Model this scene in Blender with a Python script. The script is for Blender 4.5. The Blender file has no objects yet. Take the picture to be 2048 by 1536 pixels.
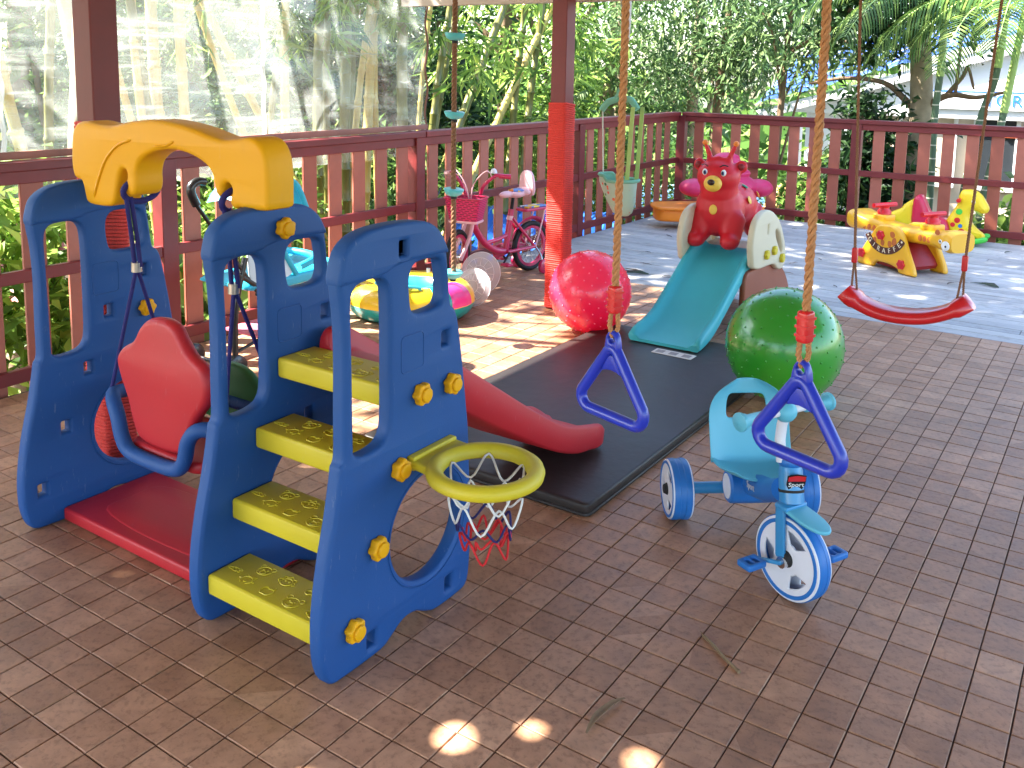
import bpy, bmesh, math, random
import numpy as np
from mathutils import Vector, Matrix
from mathutils.geometry import tessellate_polygon
SC = bpy.context.scene
COL = SC.collection
PI = math.pi
rad = math.radians

# ------------------------------------------------------------------ camera
cam_d = bpy.data.cameras.new('camera')
cam = bpy.data.objects.new('camera', cam_d)
COL.objects.link(cam)
cam_d.sensor_width = 36.0
cam_d.lens = 1862.54 / 2048 * 36.0
cam_d.shift_y = -(768 - 390.46) / 2048
cam_d.clip_start = 0.05
cam_d.clip_end = 400
cam.matrix_world = (Matrix.Translation((1.1142, -1.6829, 1.4446)) @ Matrix.Rotation(rad(33.858), 4, 'Z')
                    @ Matrix.Rotation(rad(90 - 7.934), 4, 'X') @ Matrix.Rotation(rad(0.987), 4, 'Z'))
SC.camera = cam

# ------------------------------------------------------------------ light
SUN_AZ = math.atan2(-0.86, -0.51)      # direction towards the sun in the xy plane
SUN_EL = rad(45.5)
to_sun = Vector((-0.86 * math.cos(SUN_EL), -0.51 * math.cos(SUN_EL), math.sin(SUN_EL))).normalized()
W = bpy.data.worlds.new('World')
SC.world = W
W.use_nodes = True
wn = W.node_tree
bg = wn.nodes['Background']
sky = wn.nodes.new('ShaderNodeTexSky')
sky.sky_type = 'NISHITA'
sky.sun_disc = False
sky.sun_elevation = SUN_EL
sky.sun_rotation = math.atan2(to_sun.x, to_sun.y)
sky.air_density = 1.0
sky.dust_density = 1.2
sky.ozone_density = 1.0
wn.links.new(sky.outputs[0], bg.inputs[0])
bg.inputs[1].default_value = 0.115
sl = bpy.data.lights.new('sun', 'SUN')
sl.energy = 5.0
sl.angle = rad(0.55)
sl.color = (1.0, 0.95, 0.87)
so = bpy.data.objects.new('sun', sl)
COL.objects.link(so)
so.rotation_euler = to_sun.to_track_quat('Z', 'Y').to_euler()
so.location = (-8, -5, 9)
SC.view_settings.view_transform = 'Standard'
SC.view_settings.look = 'None'
SC.view_settings.gamma = 1.0
SC.view_settings.exposure = 2.97

# ------------------------------------------------------------------ helpers
def lin(c):
    r = []
    for v in c:
        v = v / 255.0
        r.append(v / 12.92 if v <= 0.04045 else ((v + 0.055) / 1.055) ** 2.4)
    return (r[0], r[1], r[2], 1.0)

MATS = {}
def M(name, col, rough=0.5, var=0.08, vs=6.0, bump=0.0, bs=150.0, coat=0.0, metal=0.0, trans=0.0, sss=0.0, spec=0.5, transl=0.0, rvar=0.0, scuff=0.0):
    """plain surface with a little tone variation, fine relief, optional gloss coat"""
    if name in MATS: return MATS[name]
    m = bpy.data.materials.new(name); m.use_nodes = True
    nt = m.node_tree; N = nt.nodes; L = nt.links
    b = N['Principled BSDF']
    c = lin(col)
    tc = N.new('ShaderNodeTexCoord')
    if var > 0:
        nz = N.new('ShaderNodeTexNoise'); nz.inputs['Scale'].default_value = vs; nz.inputs['Detail'].default_value = 5
        L.new(tc.outputs['Object'], nz.inputs['Vector'])
        mx = N.new('ShaderNodeMix'); mx.data_type = 'RGBA'
        mx.inputs[6].default_value = tuple(max(0, x * (1 - 1.6 * var)) for x in c[:3]) + (1,)
        mx.inputs[7].default_value = tuple(min(1, x * (1 + 1.2 * var) + 0.02 * var) for x in c[:3]) + (1,)
        L.new(nz.outputs['Fac'], mx.inputs[0]); L.new(mx.outputs[2], b.inputs['Base Color'])
        if scuff > 0:   # pale rubbed marks and a little grime
            mp = N.new('ShaderNodeMapping'); mp.inputs['Scale'].default_value = (1, 1, .22); mp.inputs['Rotation'].default_value = (.5, .9, .3); L.new(tc.outputs['Object'], mp.inputs['Vector'])
            ns = N.new('ShaderNodeTexNoise'); ns.inputs['Scale'].default_value = 70; ns.inputs['Detail'].default_value = 9; ns.inputs['Roughness'].default_value = .7; L.new(mp.outputs[0], ns.inputs['Vector'])
            mr2 = N.new('ShaderNodeMapRange'); mr2.inputs['From Min'].default_value = .62; mr2.inputs['From Max'].default_value = .74; mr2.inputs['To Max'].default_value = scuff; L.new(ns.outputs['Fac'], mr2.inputs['Value'])
            m3 = N.new('ShaderNodeMix'); m3.data_type = 'RGBA'; m3.inputs[7].default_value = tuple(.55 * x + .30 for x in c[:3]) + (1,); L.new(mr2.outputs[0], m3.inputs[0]); L.new(mx.outputs[2], m3.inputs[6])
            n4 = N.new('ShaderNodeTexNoise'); n4.inputs['Scale'].default_value = 9; n4.inputs['Detail'].default_value = 7; n4.inputs['Roughness'].default_value = .7; L.new(tc.outputs['Object'], n4.inputs['Vector'])
            mr4 = N.new('ShaderNodeMapRange'); mr4.inputs['From Min'].default_value = .56; mr4.inputs['From Max'].default_value = .75; mr4.inputs['To Max'].default_value = scuff * .7; L.new(n4.outputs['Fac'], mr4.inputs['Value'])
            m5 = N.new('ShaderNodeMix'); m5.data_type = 'RGBA'; m5.inputs[7].default_value = tuple(.6 * x + .02 for x in c[:3]) + (1,); L.new(mr4.outputs[0], m5.inputs[0]); L.new(m3.outputs[2], m5.inputs[6])
            L.new(m5.outputs[2], b.inputs['Base Color'])
        if rvar > 0:
            mr = N.new('ShaderNodeMapRange'); mr.inputs['To Min'].default_value = rough - rvar; mr.inputs['To Max'].default_value = rough + rvar
            L.new(nz.outputs['Fac'], mr.inputs['Value']); L.new(mr.outputs[0], b.inputs['Roughness'])
    else:
        b.inputs['Base Color'].default_value = c
    if rvar <= 0: b.inputs['Roughness'].default_value = rough
    b.inputs['Metallic'].default_value = metal
    b.inputs['Specular IOR Level'].default_value = spec
    b.inputs['Coat Weight'].default_value = coat
    b.inputs['Coat Roughness'].default_value = 0.12
    b.inputs['Transmission Weight'].default_value = trans
    if sss > 0:
        b.inputs['Subsurface Weight'].default_value = sss
        b.inputs['Subsurface Radius'].default_value = (0.05, 0.03, 0.03)
    if bump > 0:
        n2 = N.new('ShaderNodeTexNoise'); n2.inputs['Scale'].default_value = bs; n2.inputs['Detail'].default_value = 3
        L.new(tc.outputs['Object'], n2.inputs['Vector'])
        bp = N.new('ShaderNodeBump'); bp.inputs['Strength'].default_value = bump; bp.inputs['Distance'].default_value = 0.004
        L.new(n2.outputs['Fac'], bp.inputs['Height']); L.new(bp.outputs[0], b.inputs['Normal'])
    if transl > 0:
        out = N['Material Output']; t = N.new('ShaderNodeBsdfTranslucent'); ms = N.new('ShaderNodeMixShader')
        ms.inputs[0].default_value = transl
        if var > 0: L.new(mx.outputs[2], t.inputs['Color'])
        else: t.inputs['Color'].default_value = c
        L.new(b.outputs[0], ms.inputs[1]); L.new(t.outputs[0], ms.inputs[2]); L.new(ms.outputs[0], out.inputs['Surface'])
    MATS[name] = m
    return m

def crom(pts, n=6, closed=True):
    """smooth curve through points"""
    P = [np.array(p, float) for p in pts]; out = []
    k = len(P)
    for i in range(k if closed else k - 1):
        if closed: a, b, c, d = P[(i - 1) % k], P[i], P[(i + 1) % k], P[(i + 2) % k]
        else: a, b, c, d = P[max(i - 1, 0)], P[i], P[i + 1], P[min(i + 2, k - 1)]
        for j in range(n):
            t = j / n
            out.append(0.5 * ((2 * b) + (c - a) * t + (2 * a - 5 * b + 4 * c - d) * t * t + (3 * b - a - 3 * c + d) * t ** 3))
    if not closed: out.append(P[-1])
    return out

def rrect(x0, y0, x1, y1, r, n=4):
    out = []
    for cx, cy, a in ((x1 - r, y1 - r, 0), (x0 + r, y1 - r, 90), (x0 + r, y0 + r, 180), (x1 - r, y0 + r, 270)):
        for j in range(n + 1):
            t = rad(a + 90 * j / n); out.append((cx + r * math.cos(t), cy + r * math.sin(t)))
    return out

def circ(cx, cy, r, n=24, ry=None):
    return [(cx + r * math.cos(2 * PI * i / n), cy + (ry or r) * math.sin(2 * PI * i / n)) for i in range(n)]

def area2(p): return sum(p[i][0] * p[(i + 1) % len(p)][1] - p[(i + 1) % len(p)][0] * p[i][1] for i in range(len(p)))

def inset(loop, d):
    """offset a CCW loop inwards by d (a CW loop grows)"""
    n = len(loop); out = []
    for i in range(n):
        a = np.array(loop[i - 1][:2]); b = np.array(loop[i][:2]); c = np.array(loop[(i + 1) % n][:2])
        e1 = b - a; e2 = c - b
        l1 = np.linalg.norm(e1) or 1e-9; l2 = np.linalg.norm(e2) or 1e-9
        n1 = np.array([-e1[1], e1[0]]) / l1; n2 = np.array([-e2[1], e2[0]]) / l2
        m = n1 + n2; q = m @ m
        m = n1 if q < 0.3 else m * 2 / q
        out.append(b + m * d)
    return out

class MB:
    def __init__(s): s.v = []; s.f = []
    def add(s, v, f, mtx=None):
        o = len(s.v)
        if mtx is not None: v = [tuple(mtx @ Vector(p)) for p in v]
        s.v += [tuple(map(float, p)) for p in v]; s.f += [tuple(i + o for i in q) for q in f]
        return s
    def box(s, c, d, mtx=None):
        x, y, z = c; a, b, e = d[0] / 2, d[1] / 2, d[2] / 2
        v = [(x + i * a, y + j * b, z + k * e) for i in (-1, 1) for j in (-1, 1) for k in (-1, 1)]
        return s.add(v, [(0, 1, 3, 2), (4, 6, 7, 5), (0, 4, 5, 1), (2, 3, 7, 6), (0, 2, 6, 4), (1, 5, 7, 3)], mtx)
    def tube(s, pts, r, n=10, closed=False, caps=True, mtx=None, ry=None, phase=0.0):
        P = [Vector(p) for p in pts]; k = len(P)
        R = r if hasattr(r, '__len__') else [r] * k
        T = []
        for i in range(k):
            a = P[(i - 1) % k] if closed or i > 0 else P[i]; b = P[(i + 1) % k] if closed or i < k - 1 else P[i]
            t = (b - a); t = t.normalized() if t.length > 1e-9 else Vector((0, 0, 1)); T.append(t)
        u = T[0].orthogonal().normalized(); v = []
        for i in range(k):
            u = u - T[i] * u.dot(T[i])
            u = u.normalized() if u.length > 1e-6 else T[i].orthogonal().normalized()
            w = T[i].cross(u)
            for j in range(n):
                a = 2 * PI * j / n + phase
                v.append(P[i] + u * (R[i] * math.cos(a)) + w * ((R[i] if ry is None else ry) * math.sin(a)))
        f = []
        for i in range(k if closed else k - 1):
            i2 = (i + 1) % k
            for j in range(n):
                j2 = (j + 1) % n; f.append((i * n + j, i * n + j2, i2 * n + j2, i2 * n + j))
        if caps and not closed:
            f.append(tuple(range(n - 1, -1, -1))); f.append(tuple(range((k - 1) * n, k * n)))
        return s.add(v, f, mtx)
    def cyl(s, a, b, r, r2=None, n=16, mtx=None, caps=True): return s.tube([a, b], [r, r if r2 is None else r2], n, False, caps, mtx)
    def lathe(s, prof, n=24, mtx=None, arc=1.0):
        k = len(prof); v = []; f = []
        for i in range(n):
            a = 2 * PI * i / n
            for r, z in prof: v.append((r * math.cos(a), r * math.sin(a), z))
        for i in range(n):
            i2 = (i + 1) % n
            for j in range(k - 1): f.append((i * k + j, i2 * k + j, i2 * k + j + 1, i * k + j + 1))
        return s.add(v, f, mtx)
    def sph(s, c, r, n=16, m=10, mtx=None):
        r = r if hasattr(r, '__len__') else (r, r, r)
        v = [(c[0], c[1], c[2] - r[2])]; f = []
        for i in range(1, m):
            t = -PI / 2 + PI * i / m
            for j in range(n):
                a = 2 * PI * j / n
                v.append((c[0] + r[0] * math.cos(t) * math.cos(a), c[1] + r[1] * math.cos(t) * math.sin(a), c[2] + r[2] * math.sin(t)))
        v.append((c[0], c[1], c[2] + r[2])); e = len(v) - 1
        for j in range(n):
            j2 = (j + 1) % n; f.append((0, 1 + j2, 1 + j))
            for i in range(m - 2):
                b = 1 + i * n; f.append((b + j, b + j2, b + n + j2, b + n + j))
            b = 1 + (m - 2) * n; f.append((b + j, b + j2, e))
        return s.add(v, f, mtx)
    def slab(s, outline, holes=(), t=0.02, bev=0.004, plane='xy', off=0.0, mtx=None, seg=3):
        """plate with rounded edges from an outline and holes; off = centre of the thickness"""
        loops = []
        for i, lp in enumerate([outline] + list(holes)):
            lp = [tuple(p[:2]) for p in lp]
            if (area2(lp) > 0) != (i == 0): lp = lp[::-1]
            loops.append(lp)
        v = []; f = []; rings = []
        for k in range(seg + 1):
            a = PI / 2 * k / seg; rings.append((bev * (1 - math.sin(a)), t / 2 - bev + bev * math.cos(a)))
        prof = rings + [(d, -z) for d, z in rings[::-1]]
        caps_top = []; caps_bot = []; idx_top = []; idx_bot = []
        for lp in loops:
            n = len(lp); base = len(v)
            for q, (d, z) in enumerate(prof):
                il = inset(lp, d) if d > 1e-6 else lp
                v += [(p[0], p[1], z) for p in il]
                if q == 0: caps_top.append([Vector((p[0], p[1], 0)) for p in il]); idx_top += list(range(base, base + n))
                if q == len(prof) - 1: o = base + q * n; idx_bot += list(range(o, o + n))
            for q in range(len(prof) - 1):
                for j in range(n):
                    j2 = (j + 1) % n
                    f.append((base + q * n + j, base + (q + 1) * n + j, base + (q + 1) * n + j2, base + q * n + j2))
        for tri in tessellate_polygon(caps_top):
            a, b, c = tri
            pa, pb, pc = (v[idx_top[i]] for i in (a, b, c))
            if (pb[0] - pa[0]) * (pc[1] - pa[1]) - (pb[1] - pa[1]) * (pc[0] - pa[0]) < 0: b, c = c, b
            f.append((idx_top[a], idx_top[b], idx_top[c])); f.append((idx_bot[a], idx_bot[c], idx_bot[b]))
        if plane == 'xy': v = [(a, b, c + off) for a, b, c in v]
        elif plane == 'yz': v = [(c + off, a, b) for a, b, c in v]
        else: v = [(a, off - c, b) for a, b, c in v]
        return s.add(v, f, mtx)
    def loft(s, sections, closed=True, caps=True, mtx=None):
        n = len(sections[0]); v = [p for sec in sections for p in sec]; f = []
        for i in range(len(sections) - 1):
            for j in range(n if closed else n - 1):
                j2 = (j + 1) % n; f.append((i * n + j, i * n + j2, (i + 1) * n + j2, (i + 1) * n + j))
        if caps: f.append(tuple(range(n - 1, -1, -1))); f.append(tuple(range((len(sections) - 1) * n, len(sections) * n)))
        return s.add(v, f, mtx)
    def mesh(s, name='mesh', smooth=38):
        me = bpy.data.meshes.new(name); me.from_pydata(s.v, [], s.f); me.update()
        fixnorm(me)
        if smooth:
            me.polygons.foreach_set('use_smooth', [True] * len(me.polygons)); me.set_sharp_from_angle(angle=rad(smooth))
        return me
    def obj(s, name, mat, parent=None, smooth=38, world=False):
        return mkobj(name, s.mesh(name, smooth), mat, parent, world)

def fixnorm(me):
    bm = bmesh.new(); bm.from_mesh(me); bmesh.ops.recalc_face_normals(bm, faces=bm.faces); bm.to_mesh(me); bm.free()

def mkobj(name, me, mat, parent=None, world=False):
    if mat is not None and not me.materials: me.materials.append(mat)
    o = bpy.data.objects.new(name, me); COL.objects.link(o)
    if parent is not None:
        o.parent = parent
        if world:
            if world is True: o.location = -parent.location
    return o

def npmesh(name, v, f, mat=None, smooth=False):
    """mesh straight from arrays; f is (n,3) or (n,4)"""
    v = np.asarray(v, np.float32); f = np.asarray(f, np.int32); k = f.shape[1]
    me = bpy.data.meshes.new(name)
    me.vertices.add(len(v)); me.vertices.foreach_set('co', v.ravel())
    me.loops.add(f.size); me.loops.foreach_set('vertex_index', f.ravel())
    me.polygons.add(len(f)); me.polygons.foreach_set('loop_start', np.arange(0, f.size, k, dtype=np.int32))
    me.update(calc_edges=True); me.validate()
    if smooth: me.polygons.foreach_set('use_smooth', np.ones(len(f), bool))
    if mat: me.materials.append(mat)
    return me

def thing(name, label, cat, loc=(0, 0, 0), rz=0.0, group=None):
    o = bpy.data.objects.new(name, None); COL.objects.link(o)
    o.location = loc; o.rotation_euler = (0, 0, rz); o.empty_display_size = 0.05
    return tag(o, label, cat, group)
def tag(o, label, cat, group=None):
    o['label'] = label; o['category'] = cat
    if group: o['group'] = group
    return o
def struct(o): o['kind'] = 'structure'; return o

def blob(name, mb, mat, parent=None, voxel=0.01, smooth=6, world=False):
    """melt overlapping solids into one continuous skin"""
    me = bpy.data.meshes.new('tmp'); me.from_pydata(mb.v, [], mb.f); me.update(); fixnorm(me)
    o = bpy.data.objects.new('tmp', me); COL.objects.link(o)
    r = o.modifiers.new('r', 'REMESH'); r.mode = 'VOXEL'; r.voxel_size = voxel
    s = o.modifiers.new('s', 'SMOOTH'); s.factor = 0.5; s.iterations = smooth
    bpy.context.view_layer.update()
    dg = bpy.context.evaluated_depsgraph_get()
    res = bpy.data.meshes.new_from_object(o.evaluated_get(dg))
    bpy.data.objects.remove(o); bpy.data.meshes.remove(me)
    res.name = name
    res.polygons.foreach_set('use_smooth', [True] * len(res.polygons))
    return mkobj(name, res, mat, parent, world)

def textmesh(body, size, ext=0.001):
    cu = bpy.data.curves.new('text', 'FONT'); cu.body = body; cu.size = size; cu.extrude = ext
    cu.align_x = 'CENTER'; cu.align_y = 'CENTER'; cu.resolution_u = 3
    o = bpy.data.objects.new('text', cu)
    me = bpy.data.meshes.new_from_object(o)
    bpy.data.objects.remove(o); bpy.data.curves.remove(cu)
    return me
def addmesh(mb, me, mtx):
    mb.add([v.co[:] for v in me.vertices], [tuple(p.vertices) for p in me.polygons], mtx)

def helix_rope(mb, pts, R, pitch, n=5, strands=3, step=0.006):
    """laid rope: strands wound round a path"""
    P = [Vector(p) for p in pts]; L = [0]
    for a, b in zip(P, P[1:]): L.append(L[-1] + (b - a).length)
    k = max(8, int(L[-1] / step)); path = []
    for i in range(k + 1):
        s = L[-1] * i / k; j = max(0, min(len(L) - 2, int(np.searchsorted(L, s) - 1))); t = (s - L[j]) / max(1e-9, L[j + 1] - L[j])
        path.append((P[j].lerp(P[j + 1], t), s, (P[j + 1] - P[j]).normalized()))
    u = path[0][2].orthogonal().normalized()
    frames = []
    for p, s, t in path:
        u = (u - t * u.dot(t)).normalized(); frames.append((p, s, u, t.cross(u)))
    for q in range(strands):
        mb.tube([p + (u_ * math.cos(2 * PI * (s / pitch + q / strands)) + w * math.sin(2 * PI * (s / pitch + q / strands))) * R * 0.54 for p, s, u_, w in frames], R * 0.48, n)
    return mb
# ================================================================== materials of the setting
def nodes(name):
    m = bpy.data.materials.new(name); m.use_nodes = True
    return m, m.node_tree.nodes, m.node_tree.links, m.node_tree.nodes['Principled BSDF']
def ramp(N, stops):
    r = N.new('ShaderNodeValToRGB'); e = r.color_ramp.elements
    while len(e) < len(stops): e.new(0.5)
    for el, (p, c) in zip(e, stops): el.position = p; el.color = c if len(c) == 4 else lin(c)
    return r
def noise(N, L, vec, scale, detail=4, rough=0.5, mapscale=None):
    n = N.new('ShaderNodeTexNoise'); n.inputs['Scale'].default_value = scale; n.inputs['Detail'].default_value = detail; n.inputs['Roughness'].default_value = rough
    if mapscale:
        mp = N.new('ShaderNodeMapping'); mp.inputs['Scale'].default_value = mapscale; L.new(vec, mp.inputs['Vector']); vec = mp.outputs[0]
    L.new(vec, n.inputs['Vector']); return n
def mixc(N, L, fac, a, b, mode='MIX'):
    m = N.new('ShaderNodeMix'); m.data_type = 'RGBA'; m.blend_type = mode
    for s, x in ((0, fac), (6, a), (7, b)):
        if hasattr(x, 'is_linked'): L.new(x, m.inputs[s])
        else: m.inputs[s].default_value = x if s else float(x)
    return m.outputs[2]

def tile_material():
    m, N, L, b = nodes('terracotta tile')
    g = N.new('ShaderNodeNewGeometry'); P = g.outputs['Position']
    sn = N.new('ShaderNodeVectorMath'); sn.operation = 'SNAP'; sn.inputs[1].default_value = (0.1, 0.1, 10); L.new(P, sn.inputs[0])
    wn_ = N.new('ShaderNodeTexWhiteNoise'); L.new(sn.outputs[0], wn_.inputs['Vector'])
    base = ramp(N, [(0, (170, 126, 95)), (0.45, (183, 138, 106)), (1, (197, 153, 121))]); L.new(wn_.outputs['Value'], base.inputs[0])
    c1 = noise(N, L, P, 14, 6, 0.65); r1 = ramp(N, [(0.3, (0.72, 0.69, 0.67, 1)), (0.68, (1.10, 1.09, 1.08, 1))]); L.new(c1.outputs['Fac'], r1.inputs[0])
    col = mixc(N, L, 1.0, base.outputs[0], r1.outputs[0], 'MULTIPLY')
    c2 = noise(N, L, P, 55, 5, 0.7); r2 = ramp(N, [(0.36, (0.5, 0.46, 0.44, 1)), (0.5, (1, 1, 1, 1))]); L.new(c2.outputs['Fac'], r2.inputs[0])
    col = mixc(N, L, 0.55, col, r2.outputs[0], 'MULTIPLY')
    c3 = noise(N, L, P, 1.1, 3, 0.5); r3 = ramp(N, [(0.35, (0.78, 0.76, 0.74, 1)), (0.65, (1.08, 1.08, 1.08, 1))]); L.new(c3.outputs['Fac'], r3.inputs[0])
    col = mixc(N, L, 1.0, col, r3.outputs[0], 'MULTIPLY')
    L.new(col, b.inputs['Base Color'])
    mr = N.new('ShaderNodeMapRange'); mr.inputs['To Min'].default_value = 0.34; mr.inputs['To Max'].default_value = 0.62
    L.new(c1.outputs['Fac'], mr.inputs['Value']); L.new(mr.outputs[0], b.inputs['Roughness'])
    bp = N.new('ShaderNodeBump'); bp.inputs['Strength'].default_value = 0.25; bp.inputs['Distance'].default_value = 0.003
    L.new(c2.outputs['Fac'], bp.inputs['Height']); L.new(bp.outputs[0], b.inputs['Normal'])
    return m
def deck_material():
    m, N, L, b = nodes('weathered grey deck board')
    g = N.new('ShaderNodeNewGeometry'); P = g.outputs['Position']
    oi = N.new('ShaderNodeObjectInfo')
    base = ramp(N, [(0, (162, 161, 160)), (0.5, (178, 176, 174)), (1, (192, 190, 186))]); L.new(oi.outputs['Random'], base.inputs[0])
    n1 = noise(N, L, P, 3, 6, 0.6, (1.2, 22, 1)); r1 = ramp(N, [(0.3, (0.66, 0.66, 0.68, 1)), (0.6, (1.05, 1.05, 1.05, 1))]); L.new(n1.outputs['Fac'], r1.inputs[0])
    col = mixc(N, L, 0.8, base.outputs[0], r1.outputs[0], 'MULTIPLY')
    n2 = noise(N, L, P, 9, 5, 0.7); r2 = ramp(N, [(0.33, (0.6, 0.56, 0.52, 1)), (0.47, (1, 1, 1, 1))]); L.new(n2.outputs['Fac'], r2.inputs[0])
    col = mixc(N, L, 0.6, col, r2.outputs[0], 'MULTIPLY')
    L.new(col, b.inputs['Base Color']); b.inputs['Roughness'].default_value = 0.6
    bp = N.new('ShaderNodeBump'); bp.inputs['Strength'].default_value = 0.3; bp.inputs['Distance'].default_value = 0.003
    L.new(n1.outputs['Fac'], bp.inputs['Height']); L.new(bp.outputs[0], b.inputs['Normal'])
    return m
def painted_wood(name, c1, c2, wear=0.5):
    m, N, L, b = nodes(name)
    tc = N.new('ShaderNodeTexCoord'); P = tc.outputs['Object']
    oi = N.new('ShaderNodeObjectInfo')
    base = ramp(N, [(0, c1), (1, c2)]); L.new(oi.outputs['Random'], base.inputs[0])
    n1 = noise(N, L, P, 5, 6, 0.65); r1 = ramp(N, [(0.3, (0.72, 0.70, 0.70, 1)), (0.62, (1.06, 1.06, 1.06, 1))]); L.new(n1.outputs['Fac'], r1.inputs[0])
    col = mixc(N, L, wear, base.outputs[0], r1.outputs[0], 'MULTIPLY')
    n2 = noise(N, L, P, 30, 4, 0.7); r2 = ramp(N, [(0.24, (1.5, 1.35, 1.25, 1)), (0.33, (1, 1, 1, 1))]); L.new(n2.outputs['Fac'], r2.inputs[0])
    col = mixc(N, L, wear * 0.6, col, r2.outputs[0], 'MULTIPLY')
    L.new(col, b.inputs['Base Color']); b.inputs['Roughness'].default_value = 0.48
    bp = N.new('ShaderNodeBump'); bp.inputs['Strength'].default_value = 0.18; bp.inputs['Distance'].default_value = 0.002
    L.new(n2.outputs['Fac'], bp.inputs['Height']); L.new(bp.outputs[0], b.inputs['Normal'])
    return m
def ground_material():
    m, N, L, b = nodes('leaf litter soil')
    g = N.new('ShaderNodeNewGeometry'); P = g.outputs['Position']
    n1 = noise(N, L, P, 2.2, 8, 0.7); r1 = ramp(N, [(0.3, (52, 44, 32)), (0.48, (92, 78, 52)), (0.6, (78, 92, 44)), (0.75, (120, 104, 74))]); L.new(n1.outputs['Fac'], r1.inputs[0])
    n2 = noise(N, L, P, 26, 4, 0.7); r2 = ramp(N, [(0.35, (0.5, 0.5, 0.5, 1)), (0.65, (1.25, 1.2, 1.1, 1))]); L.new(n2.outputs['Fac'], r2.inputs[0])
    L.new(mixc(N, L, 0.8, r1.outputs[0], r2.outputs[0], 'MULTIPLY'), b.inputs['Base Color']); b.inputs['Roughness'].default_value = 0.95
    bp = N.new('ShaderNodeBump'); bp.inputs['Strength'].default_value = 0.9; bp.inputs['Distance'].default_value = 0.05
    L.new(n2.outputs['Fac'], bp.inputs['Height']); L.new(bp.outputs[0], b.inputs['Normal'])
    return m
def vinyl_material():
    """clear, scratched and dusty plastic sheet"""
    m, N, L, b = nodes('scratched clear vinyl')
    tc = N.new('ShaderNodeTexCoord'); P = tc.outputs['Object']; out = N['Material Output']
    n1 = noise(N, L, P, 2.2, 5, 0.6, (1, 1.0, 1.6)); r1 = ramp(N, [(0.32, (0.08, 0.08, 0.08, 1)), (0.68, (0.30, 0.30, 0.30, 1))]); L.new(n1.outputs['Fac'], r1.inputs[0])
    n2 = noise(N, L, P, 7, 6, 0.68, (1, 0.35, 4.0)); r2 = ramp(N, [(0.50, (0, 0, 0, 1)), (0.80, (0.42, 0.42, 0.42, 1))]); L.new(n2.outputs['Fac'], r2.inputs[0])
    s = mixc(N, L, 1.0, r1.outputs[0], r2.outputs[0], 'ADD')
    tr = N.new('ShaderNodeBsdfTransparent'); tr.inputs[0].default_value = (0.97, 0.98, 0.97, 1)
    tl = N.new('ShaderNodeBsdfTranslucent'); tl.inputs[0].default_value = (0.62, 0.66, 0.63, 1)
    df = N.new('ShaderNodeBsdfDiffuse'); df.inputs[0].default_value = (0.55, 0.57, 0.56, 1)
    gl = N.new('ShaderNodeBsdfGlossy'); gl.inputs['Roughness'].default_value = 0.14
    bp = N.new('ShaderNodeBump'); bp.inputs['Strength'].default_value = 0.35; bp.inputs['Distance'].default_value = 0.02; L.new(n1.outputs['Fac'], bp.inputs['Height']); L.new(bp.outputs[0], gl.inputs['Normal'])
    m1 = N.new('ShaderNodeMixShader'); m1.inputs[0].default_value = 0.55; L.new(df.outputs[0], m1.inputs[1]); L.new(tl.outputs[0], m1.inputs[2])
    m2 = N.new('ShaderNodeMixShader'); L.new(s, m2.inputs[0]); L.new(tr.outputs[0], m2.inputs[1]); L.new(m1.outputs[0], m2.inputs[2])
    m3 = N.new('ShaderNodeMixShader'); m3.inputs[0].default_value = 0.05; L.new(m2.outputs[0], m3.inputs[1]); L.new(gl.outputs[0], m3.inputs[2])
    L.new(m3.outputs[0], out.inputs['Surface'])
    return m
TILE = tile_material(); DECK = deck_material(); GROUND = ground_material(); VINYL = vinyl_material()
MAROON = painted_wood('maroon paint', (106, 28, 31), (122, 36, 37), 0.6)
SLAT = painted_wood('terracotta paint', (152, 80, 62), (170, 97, 79), 0.6)
GROUT = M('grout', (74, 50, 38), 0.9, 0.3, 20)
BATTEN = painted_wood('flaking batten paint', (150, 92, 76), (160, 100, 86), 1.0)
CREAM = M('cream ceiling paint', (206, 190, 178), 0.7, 0.06)

# ================================================================== ground, sky is the world
gx = np.linspace(-160, 160, 161); gy = np.linspace(-100, 200, 151)
gv = []; gf = []
for j, y in enumerate(gy):
    for i, x in enumerate(gx):
        d = max(0, max(-2.9 - x, y - 7.4)); gv.append((x, y, -0.75 - min(1.9, 0.28 * d) + 0.08 * math.sin(x * 1.7 + y) * math.cos(y * 0.9)))
n = len(gx)
gf = [(j * n + i, j * n + i + 1, (j + 1) * n + i + 1, (j + 1) * n + i) for j in range(len(gy) - 1) for i in range(n - 1)]
struct(mkobj('ground', npmesh('ground', gv, gf, None, True), GROUND))

# ================================================================== tiled floor: the 300 tiles that show largest are single objects
floor = struct(MB().box((0.3, -0.44, -0.06), (6.24, 8.7, 0.112)).obj('floor', GROUT, None, 0))
cm = cam.matrix_world.inverted()
def toimg(p):
    q = cm @ Vector(p); return (0.5 + q.x / -q.z * 1862.54 / 2048, (390.46 - q.y / -q.z * 1862.54) / 1536, -q.z)
rng = random.Random(4)
def tile_geo(x, y, h, tx=0, ty=0, s=0.0482):
    a = s; b = s - 0.0016; v = []
    for r, z in ((a, -0.004), (a, h - 0.0012), (b, h)):
        for i, j in ((-1, -1), (1, -1), (1, 1), (-1, 1)): v.append((x + i * r, y + j * r, z + (tx * i + ty * j if z > 0 or r == b else 0)))
    f = []
    for k in (0, 4):
        for q in range(4): f.append((k + q, k + (q + 1) % 4, k + 4 + (q + 1) % 4, k + 4 + q))
    f.append((8, 9, 10, 11)); return v, f
cells = []
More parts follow.
